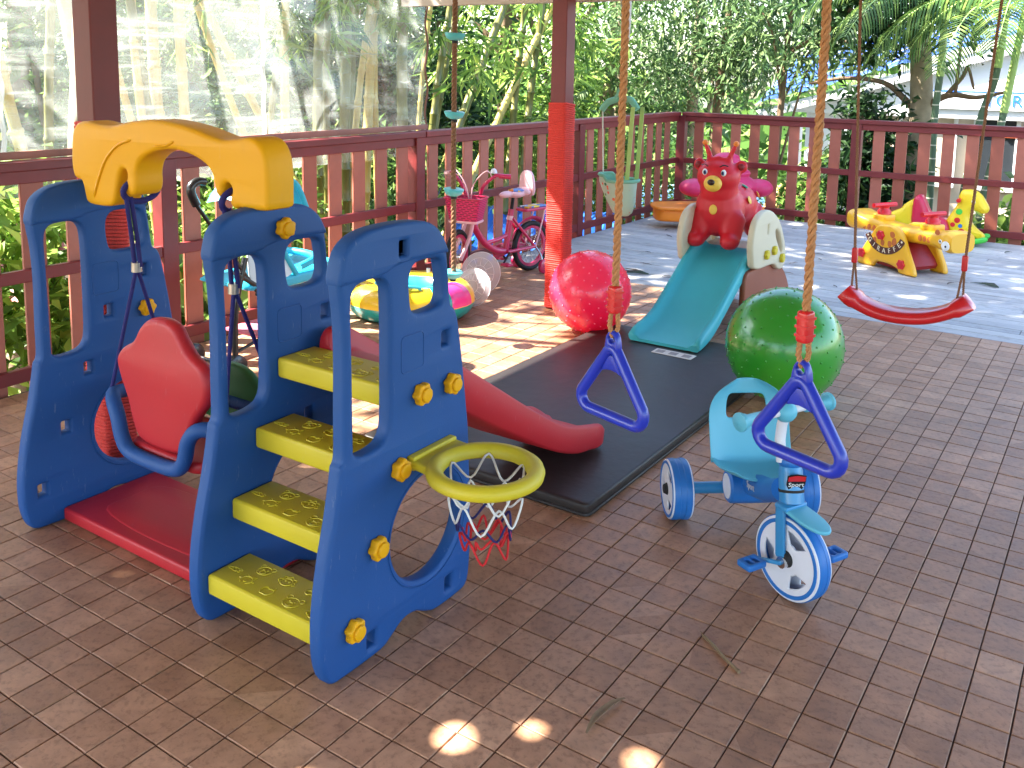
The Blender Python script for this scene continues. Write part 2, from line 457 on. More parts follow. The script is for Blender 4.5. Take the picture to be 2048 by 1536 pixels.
for i in range(-28, 34):
    for j in range(-35, 39):
        c = ((i + 0.5) * 0.1, (j + 0.5) * 0.1, 0.0); q = toimg(c)
        inside = q[2] > 0.2 and -0.03 < q[0] < 1.03 and 0 < q[1] < 1.04
        cells.append((q[2] if inside else 99, i, j))
cells.sort()
shared = []
for k in range(12):
    v, f = tile_geo(0, 0, rng.uniform(-0.0006, 0.0008), rng.uniform(-0.0004, 0.0004), rng.uniform(-0.0004, 0.0004)); me = bpy.data.meshes.new('tile'); me.from_pydata(v, [], f); me.update(); me.materials.append(TILE); shared.append(me)
rest = MB()
for k, (d, i, j) in enumerate(cells):
    x, y = (i + 0.5) * 0.1, (j + 0.5) * 0.1
    if k < 300:
        o = mkobj('tile', shared[rng.randrange(12)], None, floor); o.location = (x, y, 0)
    else:
        v, f = tile_geo(x, y, rng.uniform(-0.0006, 0.0008), rng.uniform(-0.0004, 0.0004), rng.uniform(-0.0004, 0.0004)); rest.add(v, f)
mt = bpy.data.meshes.new('floor_tiles'); mt.from_pydata(rest.v, [], rest.f); mt.update()
o = mkobj('floor_tiles', mt, TILE, floor); o['kind'] = 'stuff'

# ================================================================== deck of boards
deck = struct(MB().box((0.35, 5.62, -0.08), (6.3, 3.42, 0.09)).obj('deck', M('deck joists', (60, 56, 52), 0.9), None, 0))
y = 3.915; k = 0
while y < 7.22:
    w = 0.104; xs = [-2.79, rng.uniform(-1.6, 1.4), 3.4] if k % 3 else [-2.79, 3.4]
    for a, b in zip(xs, xs[1:]):
        mb = MB().slab(rrect(a + 0.0015, y, b - 0.0015, y + w - 0.005, 0.003, 2), (), 0.026, 0.003, 'xy', -0.0155 + rng.uniform(-0.0012, 0.0012))
        mb.obj('deck_board', DECK, deck, 30)
    y += w; k += 1

# ================================================================== railings
def railing(name, label, axis, fixed, a, b, posts, s0, pitch=0.2, w=0.105):
    """axis 'y': runs along y at x=fixed, the deck on its +x side; axis 'x': runs along x at y=fixed, the deck on its -y side"""
    loc = (fixed, a, 0) if axis == 'y' else (a, fixed, 0)
    t = thing(name, label, 'railing', loc)
    def bx(nm, u0, u1, d0, d1, z0, z1, mat):
        if axis == 'y': mb = MB().slab(rrect(fixed + d0, u0, fixed + d1, u1, 0.003, 1), (), z1 - z0, 0.003, 'xy', (z0 + z1) / 2, None, 1)
        else: mb = MB().slab(rrect(u0, fixed - d1, u1, fixed - d0, 0.003, 1), (), z1 - z0, 0.003, 'xy', (z0 + z1) / 2, None, 1)
        return mb.obj(nm, mat, t, 30, True)
    bx('top_rail', a, b, -0.055, 0.05, 0.962, 1.0, MAROON)
    bx('top_beam', a, b, -0.018, 0.026, 0.905, 0.961, MAROON)
    bx('middle_rail', a, b, 0.004, 0.034, 0.475, 0.53, MAROON)
    bx('bottom_rail', a, b, 0.004, 0.036, 0.035, 0.095, MAROON)
    for p in posts: bx('post', p - 0.045, p + 0.045, -0.038, 0.042, -0.25, 0.9615, MAROON)
    u = s0
    while u + w < b - 0.01:
        if all(abs(u + w / 2 - p) > 0.075 for p in posts):
            dz = rng.uniform(-0.004, 0.004); bx('slat', u, u + w, -0.016, 0.0025, -0.12, 0.91 + dz, SLAT)
        u += pitch
    return t
railing('railing', 'maroon slatted railing below the clear plastic sheet, behind the blue play set', 'y', -2.86, -1.3, 3.13, [-0.75, 1.15, 3.09], -1.21, 0.2055)
railing('railing', 'maroon slatted railing behind the pink bicycle and the rope-wrapped post', 'y', -2.86, 3.14, 7.275, [5.25], 3.215, 0.2)
railing('railing', 'maroon slatted railing at the far end of the grey deck behind the giraffe toys', 'x', 7.32, -2.80, 3.4, [-2.86 + 0.045, -1.06, 0.72, 2.5], -2.68, 0.196, 0.1)

# ================================================================== posts wound with red rope
ROPE_RED = M('red rope', (222, 60, 48), 0.7, 0.25, 160, 0.8, 300)
def wound_post(cx, cy, label):
    t = thing('roof_post', label, 'post', (cx, cy, 0))
    MB().slab(rrect(-0.05, -0.05, 0.05, 0.05, 0.004, 1), (), 2.24, 0.003, 'xy', 1.12, None, 1).obj('post_shaft', MAROON, t, 30)
    mb = MB(); z = 0.008; d = 0.0125; sq = rrect(-0.057, -0.057, 0.057, 0.057, 0.014, 3)
    while z < 1.225:
        j = rng.uniform(-0.0012, 0.0012)
        mb.tube([(p[0] * (1 + j * 20), p[1] * (1 + j * 20), z + d * q / len(sq)) for q, p in enumerate(sq)], 0.0066, 6, True); z += d
    mb.obj('rope_winding', ROPE_RED, t, 60)
    return t
wound_post(-1.79, 0.145, 'maroon roof post behind the left blue panel, wound with red rope')
wound_post(-1.70, 3.02, 'maroon roof post wound with red rope beside the pink ball')

# ================================================================== roof over the tiles
rt = thing('pavilion_roof', 'pavilion roof over the tiled floor with its pale edge beam at the top', 'roof', (-2.9, 3.3, 2.25))
hz = 2.262
holes = []
for (sx, sy, r) in ((0.0, -0.215, 0.045), (0.13, -0.1, 0.034), (0.365, -0.045, 0.04), (-0.165, -0.50, 0.04)):
    k = hz / to_sun.z; holes.append(crom([(sx + to_sun.x * k + r * rng.uniform(0.75, 1.25) * math.cos(a), sy + to_sun.y * k + r * rng.uniform(0.75, 1.25) * math.sin(a)) for a in np.linspace(0, 2 * PI, 7)[:-1]], 4))
MB().slab([(-3.05, -5.5), (3.8, -5.5), (3.8, 3.34), (-3.05, 3.34)], holes, 0.012, 0.001, 'xy', hz, None, 1).obj('roof_sheet', CREAM, rt, 0, True)
MB().box((0.4, 3.19, 1.90), (6.9, 0.07, 0.155)).obj('edge_beam', CREAM, rt, 0, True)
for x in (-2.5, 1.2, 3.5): MB().box((x, -1.1, 2.2), (0.07, 8.7, 0.098)).obj('rafter', CREAM, rt, 0, True)

# ================================================================== clear plastic sheet with its batten
sh = thing('plastic_sheet', 'clear scratched plastic weather sheet hanging above the left railing', 'plastic sheet', (-2.96, -1.2, 0.83))
ys = np.linspace(-1.2, 3.30, 120); zs = np.linspace(0.83, 2.24, 34); v = []; f = []
for a, z in enumerate(zs):
    for b, y in enumerate(ys):
        e = 0.0 if b < 119 else 0.012 * math.sin(z * 21)
        v.append((-2.955 + 0.010 * math.sin(y * 3.1 + z * 2) + 0.007 * math.sin(y * 11 + 1.5 * math.sin(z * 5)) + 0.004 * math.sin(z * 17 + y * 5), y + e, z))
f = [(a * 120 + b, a * 120 + b + 1, (a + 1) * 120 + b + 1, (a + 1) * 120 + b) for a in range(33) for b in range(119)]
mkobj('vinyl', npmesh('vinyl', v, f, None, True), VINYL, sh, True)
SEAM = M('milky seam', (244, 246, 244), 0.5, 0.02, transl=0.55)
for y0 in (0.42, 1.87): MB().tube([(-2.945, y0 + 0.006 * math.sin(z * 30), z) for z in np.linspace(1.0, 2.24, 60)], 0.011, 6).obj('seam', SEAM, sh, 60, True)
MB().tube([(-2.945, 3.295 + 0.014 * math.sin(z * 21), z) for z in np.linspace(1.02, 2.24, 50)], 0.007, 6).obj('edge_cord', M('edge cord', (120, 82, 66), 0.8), sh, 60, True)
MB().slab([(-1.2, 1.003), (3.28, 1.003), (3.28, 1.035), (2.0, 1.041), (0.9, 1.034), (-1.2, 1.045)], (), 0.022, 0.003, 'yz', -2.925).obj('batten', BATTEN, sh, 30, True)
# ================================================================== slide and swing play set
BLUE = M('blue moulded plastic', (22, 76, 140), 0.58, 0.06, 4, 0.14, 420, spec=0.4, scuff=.35)
YEL = M('yellow moulded plastic', (232, 168, 6), 0.52, 0.05, 5, 0.10, 420, spec=.3, scuff=.2)
YEL2 = M('lemon moulded plastic', (206, 188, 36), 0.5, 0.06, 5, 0.12, 420, scuff=.3)
RED = M('red moulded plastic', (186, 32, 42), 0.48, 0.06, 4, 0.10, 420, scuff=.3)
GRN = M('green moulded plastic', (36, 112, 52), 0.5, 0.06, 5, 0.08, 420)
ps = thing('slide_swing_set', 'blue panelled toddler play set with yellow steps, red slide, yellow arch and hoop', 'play set', (-0.95, 0.0, 0))
PANEL = crom([(-.205, .0), (-.255, .008), (-.278, .05), (-.286, .11), (-.283, .19), (-.266, .295), (-.240, .40), (-.222, .49), (-.217, .52), (-.206, .545), (-.205, .65), (-.203, .78), (-.208, .88), (-.216, .935), (-.216, .972), (-.200, 1.018), (-.165, 1.048), (-.115, 1.062), (-.04, 1.066),
    (.05, 1.062), (.105, 1.049), (.143, 1.022), (.168, .985), (.176, .95), (.184, .88), (.192, .828), (.206, .815), (.216, .80), (.226, .768), (.246, .66), (.265, .535), (.275, .46), (.284, .30), (.288, .13), (.283, .045), (.268, .010), (.235, 0.0), (.14, 0.0), (.095, .014), (.05, .036), (0, .037), (-.045, .014), (-.085, 0.0)], 4)
SLOT = crom([(-.172, .56), (-.168, .54), (-.14, .528), (-.085, .532), (-.057, .552), (-.048, .60), (-.047, .75), (-.049, .88), (-.058, .925), (-.085, .944), (-.135, .945), (-.165, .935), (-.177, .90), (-.175, .80), (-.173, .65)], 4)
WIN = crom([(.03, .862), (.042, .838), (.075, .830), (.135, .832), (.155, .845), (.160, .875), (.154, .93), (.145, .952), (.12, .960), (.065, .961), (.038, .950), (.026, .92)], 4)
HOLE = [(.10 + .143 * math.cos(a), .256 + .142 * math.sin(a)) for a in np.linspace(0, 2 * PI, 49)[:-1]]
def sq(y, z, w=.028, h=.038): return rrect(y - w / 2, z - h / 2, y + w / 2, z + h / 2, .003, 2)
CAP = crom([(-.210, .947), (-.218, .955), (-.217, .975), (-.202, 1.021), (-.166, 1.051), (-.115, 1.065), (-.04, 1.069), (.05, 1.065), (.107, 1.052), (.146, 1.024), (.170, .988), (.176, .972), (.170, .966), (.12, .967), (.03, .968), (-.03, .962), (-.06, .952), (-.10, .948), (-.16, .948)], 3)
def panel(X, squares, frame, first):
    P = MB().slab(PANEL, [SLOT, WIN, HOLE] + [sq(*s) for s in squares], .046, .013, 'yz', X - .023).obj('side_panel', BLUE, ps, 30, True)
    MB().slab(CAP, [sq(*s) for s in squares if s[1] > .97], .054, .012, 'yz', X - .023).obj('panel_cap', BLUE, P, 30)
    if frame:
        y0, z0, y1, z1 = frame
        MB().tube([(X - .0005, p[0], p[1]) for p in rrect(y0, z0, y1, z1, .012, 3)], .0022, 6, True).obj('embossed_frame', BLUE, P, 60)
    MB().tube([(X + .0005, .10 + .158 * math.cos(a), .256 + .157 * math.sin(a)) for a in np.linspace(.2, 2 * PI + .2, 60)[:-1]], .0022, 6, True).obj('hole_ridge', BLUE, P, 60)
    return P
panel(-.325, [(-.002, 1.005), (.169, .741), (.19, .052), (-.115, .048)], (-.009, .692, .076, .784), 0)
panel(-.760, [(.169, .742), (.103, .458)], (-.009, .692, .076, .784), 0)
panel(-1.585, [(.151, .751), (.022, .639), (-.055, .469), (-.139, .299), (-.223, .122)], (-.03, .70, .06, .80), 0)
# flower shaped screw knobs
KN = [(.027 * (1 + .10 * math.cos(6 * a)) * math.cos(a), .027 * (1 + .10 * math.cos(6 * a)) * math.sin(a)) for a in np.linspace(0, 2 * PI, 49)[:-1]]
kmb = MB().slab(KN, (), .024, .006, 'yz', .012).slab(circ(0, 0, .0185, 24), (), .010, .004, 'yz', .027)
kme = kmb.mesh('knob', 40); kme.materials.append(YEL)
for i, (x, y, z) in enumerate([(-.325, .058, .626), (-.325, .182, .618), (-.325, -.023, .456), (-.325, -.105, .286), (-.325, -.188, .115), (-.755, .008, 1.006), (-1.585, .153, .626)]):
    o = mkobj('knob', kme, None, ps); o.location = Vector((x, y, z)) - ps.location; o.rotation_euler = (i * .7, 0, 0)
# steps with raised animal and fruit outlines
def figure(kind, s):
    c = lambda x, y, r, a0=0, a1=360, n=14: [(x + r * math.cos(rad(a0 + (a1 - a0) * i / n)), y + r * math.sin(rad(a0 + (a1 - a0) * i / n))) for i in range(n + 1)]
    if kind == 'bear': L_ = [c(0, 0, 1), c(-.85, .85, .38, 10, 260), c(.85, .85, .38, -80, 170), c(0, -.35, .42), c(-.35, .25, .08), c(.35, .25, .08)]
    elif kind == 'cat': L_ = [c(0, 0, .95, -60, 240), [(-.8, .55), (-.85, 1.3), (-.25, .92)], [(.8, .55), (.85, 1.3), (.25, .92)], [(-1.4, 0), (-.9, .05)], [(1.4, 0), (.9, .05)], c(0, -.3, .2, 180, 360)]
    elif kind == 'lion': L_ = [c(0, 0, .8), [(1.15 * (1 + .12 * math.cos(8 * a)) * math.cos(a), 1.15 * (1 + .12 * math.cos(8 * a)) * math.sin(a)) for a in np.linspace(-.3, 3.6, 30)], c(-.3, .2, .08), c(.3, .2, .08)]
    elif kind == 'apple': L_ = [crom([(0, .6), (.5, .8), (.95, .3), (.6, -.7), (0, -.75), (-.6, -.7), (-.95, .3), (-.5, .8)], 3) + [(0, .6)], [(0, .6), (.15, 1.1)], c(.45, 1.0, .3, 200, 420)]
    elif kind == 'cherry': L_ = [c(-.5, -.4, .5), c(.55, -.3, .5), [(-.4, .1), (.1, 1.0), (.5, .2)]]
    else: L_ = [crom([(-1.1, -.1), (0, .45), (.7, .4), (.8, 0), (.5, -.4), (-.2, -.3)], 3) + [(-1.1, -.1)], c(1.0, .3, .25, -90, 160), c(1.0, -.1, .25, -160, 90), [(-.3, .3), (-.2, 0)], [(.2, .4), (.25, 0)]]
    return [[(p[0] * s, p[1] * s) for p in l] for l in L_]
LAY = [('bear', -.65, .095, .021), ('carrot', -.722, .058, .019), ('cat', -.655, .040, .019), ('lion', -.565, .092, .022), ('apple', -.575, .035, .020), ('cherry', -.475, .098, .020), ('bear', -.488, .036, .023), ('cat', -.405, .085, .019), ('lion', -.405, .03, .018)]
for (y, z) in ((-.262, .143), (-.180, .316), (-.098, .482), (-.017, .654)):
    sobj = MB().slab(rrect(-.757, y, -.372, y + .137, .006, 2), (), .056, .008, 'xy', z - .028).obj('step', YEL2, ps, 30, True)
    mb = MB()
    for kind, fx, fy, s in LAY:
        for l in figure(kind, s):
            pts = [(fx + p[0], y + fy + p[1] * .85, z + .0002) for p in l]
            mb.tube(pts, .0019, 5)
    mb.obj('embossed_figures', YEL2, sobj, 60)['kind'] = 'stuff'
# red slide
st = [(.118, .60, .652, .668), (.128, .585, .645, .70), (.16, .578, .642, .708), (.22, .560, .628, .690), (.30, .505, .575, .640), (.405, .438, .51, .572), (.55, .350, .425, .478), (.703, .262, .335, .378), (.858, .174, .245, .282), (.96, .125, .192, .228), (1.064, .088, .150, .192), (1.15, .072, .128, .168), (1.21, .060, .116, .152), (1.25, .058, .105, .128), (1.275, .064, .092, .104)]
secs = []
for y, zb, zf, zt in st:
    a, b = -.735, -.415; w = .030; k = min(1, (1.29 - y) / .06); m = (1 - k) * .03
    a += m; b -= m; r = min(.012, (zt - zf) * .3 + .002)
    secs.append([(a + .012, y, zb), (b - .012, y, zb), (b - .003, y, zb + .01), (b, y, zt - r), (b - .006, y, zt - .002), (b - w / 2, y, zt), (b - w + .005, y, zt - .003), (b - w, y, zt - r), (b - w - .006, y, zf + .012), (b - w - .02, y, zf),
                 (a + w + .02, y, zf), (a + w + .006, y, zf + .012), (a + w, y, zt - r), (a + w - .005, y, zt - .003), (a + w / 2, y, zt), (a + .006, y, zt - .002), (a, y, zt - r), (a + .003, y, zb + .01)])
# smooth along its length
dense = []
for i in range(len(secs[0])):
    dense.append(crom([s[i] for s in secs], 4, False))
secs = [[tuple(dense[i][k]) for i in range(len(dense))] for k in range(len(dense[0]))]
MB().loft(secs).obj('slide_chute', RED, ps, 50, True)
# red floor board between the swing panels
MB().slab(rrect(-1.583, -.168, -.80, .165, .012, 2), (), .04, .008, 'xy', .024).slab(crom([(-1.46, -.10), (-1.2, -.13), (-.9, -.10), (-.88, .03), (-.9, .11), (-1.2, .13), (-1.46, .11), (-1.48, .0)], 4), (), .02, .009, 'xy', .037).obj('base_board', RED, ps, 40, True)
# yellow arch with hooks
ARCH = crom([(-1.50, 1.008), (-1.518, 1.02), (-1.535, 1.072), (-1.572, 1.083), (-1.585, 1.12), (-1.583, 1.17), (-1.572, 1.225), (-1.545, 1.252), (-1.500, 1.257), (-1.44, 1.251), (-1.375, 1.251), (-1.29, 1.266), (-1.19, 1.276), (-1.10, 1.273), (-1.01, 1.262), (-.94, 1.247), (-.885, 1.238), (-.83, 1.243), (-.775, 1.250), (-.737, 1.236), (-.716, 1.205), (-.708, 1.16), (-.708, 1.10), (-.712, 1.068), (-.75, 1.062), (-.80, 1.062),
     (-.822, 1.064), (-.835, 1.058), (-.850, 1.063), (-.857, 1.077), (-.852, 1.094), (-.848, 1.108), (-.858, 1.122), (-.872, 1.124), (-.884, 1.112), (-.886, 1.095), (-.895, 1.082), (-.912, 1.092), (-.920, 1.12), (-.928, 1.145), (-.955, 1.168), (-1.01, 1.188), (-1.08, 1.198), (-1.15, 1.193), (-1.21, 1.176), (-1.248, 1.150), (-1.262, 1.118), (-1.262, 1.085), (-1.270, 1.062), (-1.288, 1.051), (-1.306, 1.056), (-1.315, 1.070), (-1.313, 1.088), (-1.306, 1.106), (-1.312, 1.124), (-1.328, 1.126), (-1.342, 1.112), (-1.352, 1.085), (-1.362, 1.05), (-1.375, 1.022), (-1.40, 1.010), (-1.45, 1.006)], 3)
A = MB().slab(ARCH, (), .098, .014, 'xz', -.035).obj('top_arch', YEL, ps, 34, True)
for rp, rr in (([(-1.47, -.0848, 1.03), (-1.44, -.0848, 1.09), (-1.40, -.0848, 1.15), (-1.34, -.0848, 1.195), (-1.275, -.0848, 1.215)], .005), ([(-1.17, -.0848, 1.203), (-1.12, -.0848, 1.207), (-1.08, -.0848, 1.222)], .0035)):
    rp = [tuple(p) for p in crom(rp, 5, False)]; MB().tube(rp, [.001] + [rr] * (len(rp) - 2) + [.001], 6).obj('moulded_ridge', YEL, A, 60)
# basketball hoop with net
hc = Vector((-.142, .092, .455)); ro, ri = .128, .022
ring = MB()
pr = [(ro - .024, -.010), (ro - .024, .004), (ro - .018, .014), (ro - .008, .020), (ro + .006, .020), (ro + .016, .013), (ro + .020, .002), (ro + .017, -.010), (ro + .006, -.017), (ro - .012, -.017), (ro - .024, -.010)]
ring.lathe(pr, 48, Matrix.Translation(hc))
H = ring.obj('basketball_hoop', YEL2, ps, 45, True)
MB().slab(crom([(-.327, .015), (-.327, .185), (-.30, .19), (-.26, .186), (-.22, .19), (-.235, .16), (-.262, .12), (-.264, .07), (-.245, .03), (-.225, -.0), (-.262, .005), (-.30, .01)], 3), (), .024, .008, 'xy', .455).slab(rrect(-.326, .012, -.302, .188, .004, 2), (), .036, .005, 'xy', .458).obj('hoop_bracket', YEL2, H, 40)
def strand(mb, n, r0, z0, r1, z1, ph, amp=0.0, seed=0):
    g = random.Random(seed); pts = []
    for i in range(n):
        a = 2 * PI * (i + ph) / n; b = 2 * PI * (i + .5 + ph) / n
        j = lambda: g.uniform(-.010, .010)
        pts.append((r0 * math.cos(a) + j() * .4, r0 * math.sin(a) + j() * .4, z0 + j() * .6))
        pts.append((r1 * math.cos(b) + j(), r1 * math.sin(b) + j(), z1 + j() * 1.4))
    mb.tube([tuple(hc + Vector(p)) for p in crom(pts, 5)], .0031, 6, True)
n1 = MB(); strand(n1, 6, .104, .004, .088, -.062, 0, seed=1); strand(n1, 6, .088, -.062, .070, -.118, .5, seed=2); n1.obj('white_net', M('white cord', (226, 224, 218), .8, .05), H, 60)
n2 = MB(); strand(n2, 6, .070, -.118, .062, -.165, 0, seed=3); n2.obj('navy_net', M('navy cord', (34, 30, 92), .8, .05), H, 60)
n3 = MB(); strand(n3, 6, .062, -.160, .058, -.205, .5, seed=4); strand(n3, 9, .060, -.150, .056, -.178, .2, seed=5); n3.obj('red_net', M('red cord', (206, 36, 40), .8, .05), H, 60)

# ================================================================== toddler swing hanging under the arch
sw = thing('toddler_swing', 'red-backed toddler swing seat with blue bar frame hanging under the yellow arch', 'swing', (-1.11, -.05, .30))
NAVY = M('navy braided rope', (30, 28, 104), .75, .15, 300, .5, 500); CLIP = M('steel ferrule', (196, 190, 178), .35, .1, 60, metal=.9)
MB().slab(crom([(-1.09, .728), (-1.155, .718), (-1.20, .685), (-1.235, .640), (-1.285, .612), (-1.315, .575), (-1.300, .52), (-1.27, .46), (-1.25, .40), (-1.22, .352), (-1.15, .338), (-1.06, .342), (-1.01, .362), (-.985, .42), (-.955, .47), (-.918, .515), (-.905, .565), (-.925, .618), (-.975, .645), (-1.01, .680), (-1.04, .715)], 4), (), .045, .019, 'xz', -.115).obj('backrest', RED, sw, 50, True)
fr = MB()
fr.tube([tuple(p) for p in crom([(-1.41, -.04, .43), (-1.385, -.10, .442), (-1.335, -.135, .440), (-1.30, -.146, .405), (-1.275, -.15, .345), (-1.24, -.15, .312), (-1.15, -.15, .305), (-1.03, -.15, .312), (-.99, -.15, .345), (-.975, -.146, .405), (-.945, -.135, .440), (-.895, -.10, .442), (-.87, -.04, .43)], 5, False)], .0215, 12)
fr.tube([(-1.40, -.10, .44), (-1.40, .12, .41)], .02, 12).tube([(-.88, -.10, .44), (-.88, .12, .41)], .02, 12)
fr.obj('seat_frame', BLUE, sw, 50, True)
MB().slab(rrect(-1.29, -.13, -.95, .13, .05, 5), (), .035, .014, 'xy', .315).obj('seat_pan', RED, sw, 40, True)
MB().slab(crom([(-1.28, .34), (-1.285, .40), (-1.25, .47), (-1.19, .515), (-1.12, .528), (-1.05, .515), (-1.0, .47), (-.965, .40), (-.97, .34)], 4), (), .035, .013, 'xz', .135).obj('front_guard', GRN, sw, 40, True)
MB().tube([(-1.41, .12, .41), (-.87, .12, .41)], .02, 12).obj('front_bar', BLUE, sw, 50, True)
MB().cyl((-1.1, -.09, .30), (-1.1, -.09, .27), .03, .024, 16).obj('seat_knob', YEL, sw, 40, True)
for hx, hzz, ax in ((-1.308, 1.075, -1.40), (-.874, 1.085, -.88)):
    r = MB()
    r.tube([(hx + .006 * math.sin(a), -.035 - .058 * math.cos(a), hzz - .012 + .034 * math.sin(a)) for a in np.linspace(0, 2 * PI, 25)[:-1]], .009, 8, True)
    r.tube([(hx, -.085, hzz - .03), (hx - .004, -.07, .93), (hx - .008, -.06, .835)], .0065, 8).tube([(hx, -.07, hzz - .03), (hx - .0, -.055, .93), (hx + .006, -.05, .835)], .0065, 8)
    r.tube([(hx - .006, -.055, .835), (ax, -.10, .445)], .006, 8).tube([(hx - .006, -.055, .835), (ax + .01, .11, .42)], .006, 8)
    r.obj('rope', NAVY, sw, 60, True)
    MB().cyl((hx - .006, -.056, .82), (hx - .005, -.056, .848), .0155, n=12).obj('ferrule', CLIP, sw, 40, True)
# ================================================================== black vinyl mat and the paper on it
MATB = M('black vinyl', (42, 35, 33), 0.5, 0.2, 3, 0.6, 16, rvar=0.08)
mm = thing('floor_mat', 'large black vinyl gym mat lying on the tiles under both slides', 'mat', (-.75, 1.8, 0))
MB().slab(rrect(-1.235, .82, -.25, 2.80, .022, 4), (), .042, .010, 'xy', .0215).obj('mat_pad', MATB, mm, 40, True)
MB().tube([(p[0], p[1], .006) for p in rrect(-1.236, .819, -.249, 2.801, .023, 4)], .005, 6, True).obj('mat_seam', MATB, mm, 60, True)
pl = MB().slab(rrect(-.800, 2.435, -.588, 2.51, .002, 1), (), .002, .0006, 'xy', .0445, None, 1).obj('paper_notice', M('white paper', (214, 212, 206), .7, .04), None)
tag(pl, 'small white paper notice taped to the black mat at the turquoise slide foot', 'paper')
for k in range(3): MB().box((-.765 + .07 * k, 2.472, .0458), (.042, .045, .0003)).obj('printed_block', M('grey print', (150, 148, 148), .7, .25, 90), pl, 0)

# ================================================================== trapeze rings, swing, climbing rope
ROPE = M('tan laid rope', (190, 134, 86), .75, .25, 220, .5, 600)
ROPEB = M('brown laid rope', (140, 98, 68), .75, .25, 220, .5, 600)
REDP = M('red glossy plastic', (206, 26, 32), .28, .05, 8, coat=.3)
RINGB = M('royal blue glossy plastic', (30, 52, 178), .3, .06, 8, coat=.25)
def trapeze(x, y, ztop, ang, label, zc):
    t = thing('trapeze_ring', label, 'trapeze', (x, y, ztop - .19), rad(ang), None)
    tri = []
    for (cx, cz, a0, a1, r) in ((0, -.045, 150, 30, .016), (.066, -.152, 30, -90, .026), (-.066, -.152, -90, -210, .026)):
        for k in range(7):
            a = rad(a0 + (a1 - a0) * k / 6); tri.append((cx + r * math.cos(a), 0, .19 + cz + r * math.sin(a)))
    # resample sides
    g = MB().tube(tri, .0125, 12, True)
    g.slab([(-.012, .146), (.012, .146), (.029, .108), (.016, .112), (0, .114), (-.016, .112), (-.029, .108)], (), .010, .002, 'xz', 0)
    g.slab(crom([(-.017, .152), (-.018, .178), (-.010, .196), (0, .2), (.010, .196), (.018, .178), (.017, .152)], 3), [circ(0, .183, .0085, 14)], .018, .005, 'xz', 0)
    g.obj('ring', RINGB, t, 50)
    r = MB(); zz = zc - ztop + .19
    helix_rope(r, [(0, 0, zz), (.004, 0, zz + .5), (0, 0, 2.2 - ztop + .19)], .0088, .05)
    for s in (-1, 1): helix_rope(r, [(.0, s * .003, .186), (s * .007, s * .006, .21), (s * .006, 0, zz)], .006, .03, 5, 3)
    r.obj('rope', ROPE, t, 60)
    c = MB().slab(rrect(-.0125, zz - .03, .0125, zz + .03, .006, 3), (), .026, .006, 'xz', 0)
    for k in range(3): c.box((0, 0, zz - .016 + .016 * k), (.0265, .0275, .005))
    c.obj('rope_adjuster', REDP, t, 40)
trapeze(.240, .012, .888, -17, 'blue triangular trapeze ring on a tan rope in front of the pink ball', .965)
trapeze(.645, -.022, .912, -20, 'blue triangular trapeze ring on a tan rope hanging over the tricycle handlebar', .985)

t = thing('rope_swing', 'red curved plastic swing seat on two brown ropes over the deck edge', 'swing', (.46, 1.90, .56))
secs = []
for u in np.linspace(-1, 1, 33):
    x = .46 + .205 * u; z = .556 + .075 * abs(u) ** 2.3; sl_ = .075 * 2.3 * abs(u) ** 1.3 * (1 if u > 0 else -1) / .205
    w = .066 * (1 - .12 * abs(u)) * (1 - max(0, abs(u) - .88) * 3.0); th = .024 + .006 * (abs(u) > .75) + .006 * max(0, (abs(u) - .6)); nx, nz = -sl_ / math.hypot(1, sl_), 1 / math.hypot(1, sl_)
    sec = []
    for k in range(16):
        a = 2 * PI * k / 16; cx = abs(math.cos(a)) ** .5 * math.copysign(1, math.cos(a)); cz = abs(math.sin(a)) ** .7 * math.copysign(1, math.sin(a))
        sec.append((x + nx * cz * th, 1.90 + w * cx + .055 * u, z + nz * cz * th))
    secs.append(sec)
MB().loft(secs).obj('swing_seat', REDP, t, 60, True)
for s, xt in ((-1, .225), (1, .705)):
    xe = .46 + s * .172; ye = 1.90 + .046 * s; r = MB(); a0 = Vector((xe, ye, .60)); a1 = Vector((xt, ye + .03 * s, 2.2)); kn = a0.lerp(a1, .105)
    helix_rope(r, [kn, a1], .006, .03)
    for q in (-1, 1): helix_rope(r, [a0 + Vector((q * .012, q * .004, .0)), kn], .0048, .024)
    r.obj('rope', ROPEB, t, 60, True)
    MB().slab(rrect(kn.x - .010, kn.z - .028, kn.x + .010, kn.z + .03, .005, 2), (), .022, .005, 'xz', kn.y).obj('rope_adjuster', REDP, t, 40, True)

t = thing('climbing_rope', 'brown climbing rope with turquoise disc footholds hanging before the pink bicycle', 'climbing rope', (-1.755, 2.06, .376))
TURQ = M('turquoise disc plastic', (92, 196, 202), .35, .06, 10, coat=.2)
r = MB(); helix_rope(r, [(-1.753, 2.062, .37), (-1.757, 2.058, 1.0), (-1.755, 2.06, 2.24)], .0145, .07, 6); r.obj('rope', ROPEB, t, 60, True)
for z in (.376, .806, 1.198, 1.589):
    d = MB().lathe([(.0, -.026), (.026, -.025), (.042, -.016), (.051, .002), (.052, .010), (.046, .013), (.020, .011), (.0, .011)], 28, Matrix.Translation((-1.755, 2.06, z)) @ Matrix.Rotation(rad(4), 4, 'Y')).obj('foothold_disc', TURQ, t, 50, True)
    MB().cyl((-1.755, 2.06, z - .04), (-1.755, 2.06, z - .024), .016, n=12).obj('knot_collar', M('black rubber', (26, 26, 28), .7), d, 40)

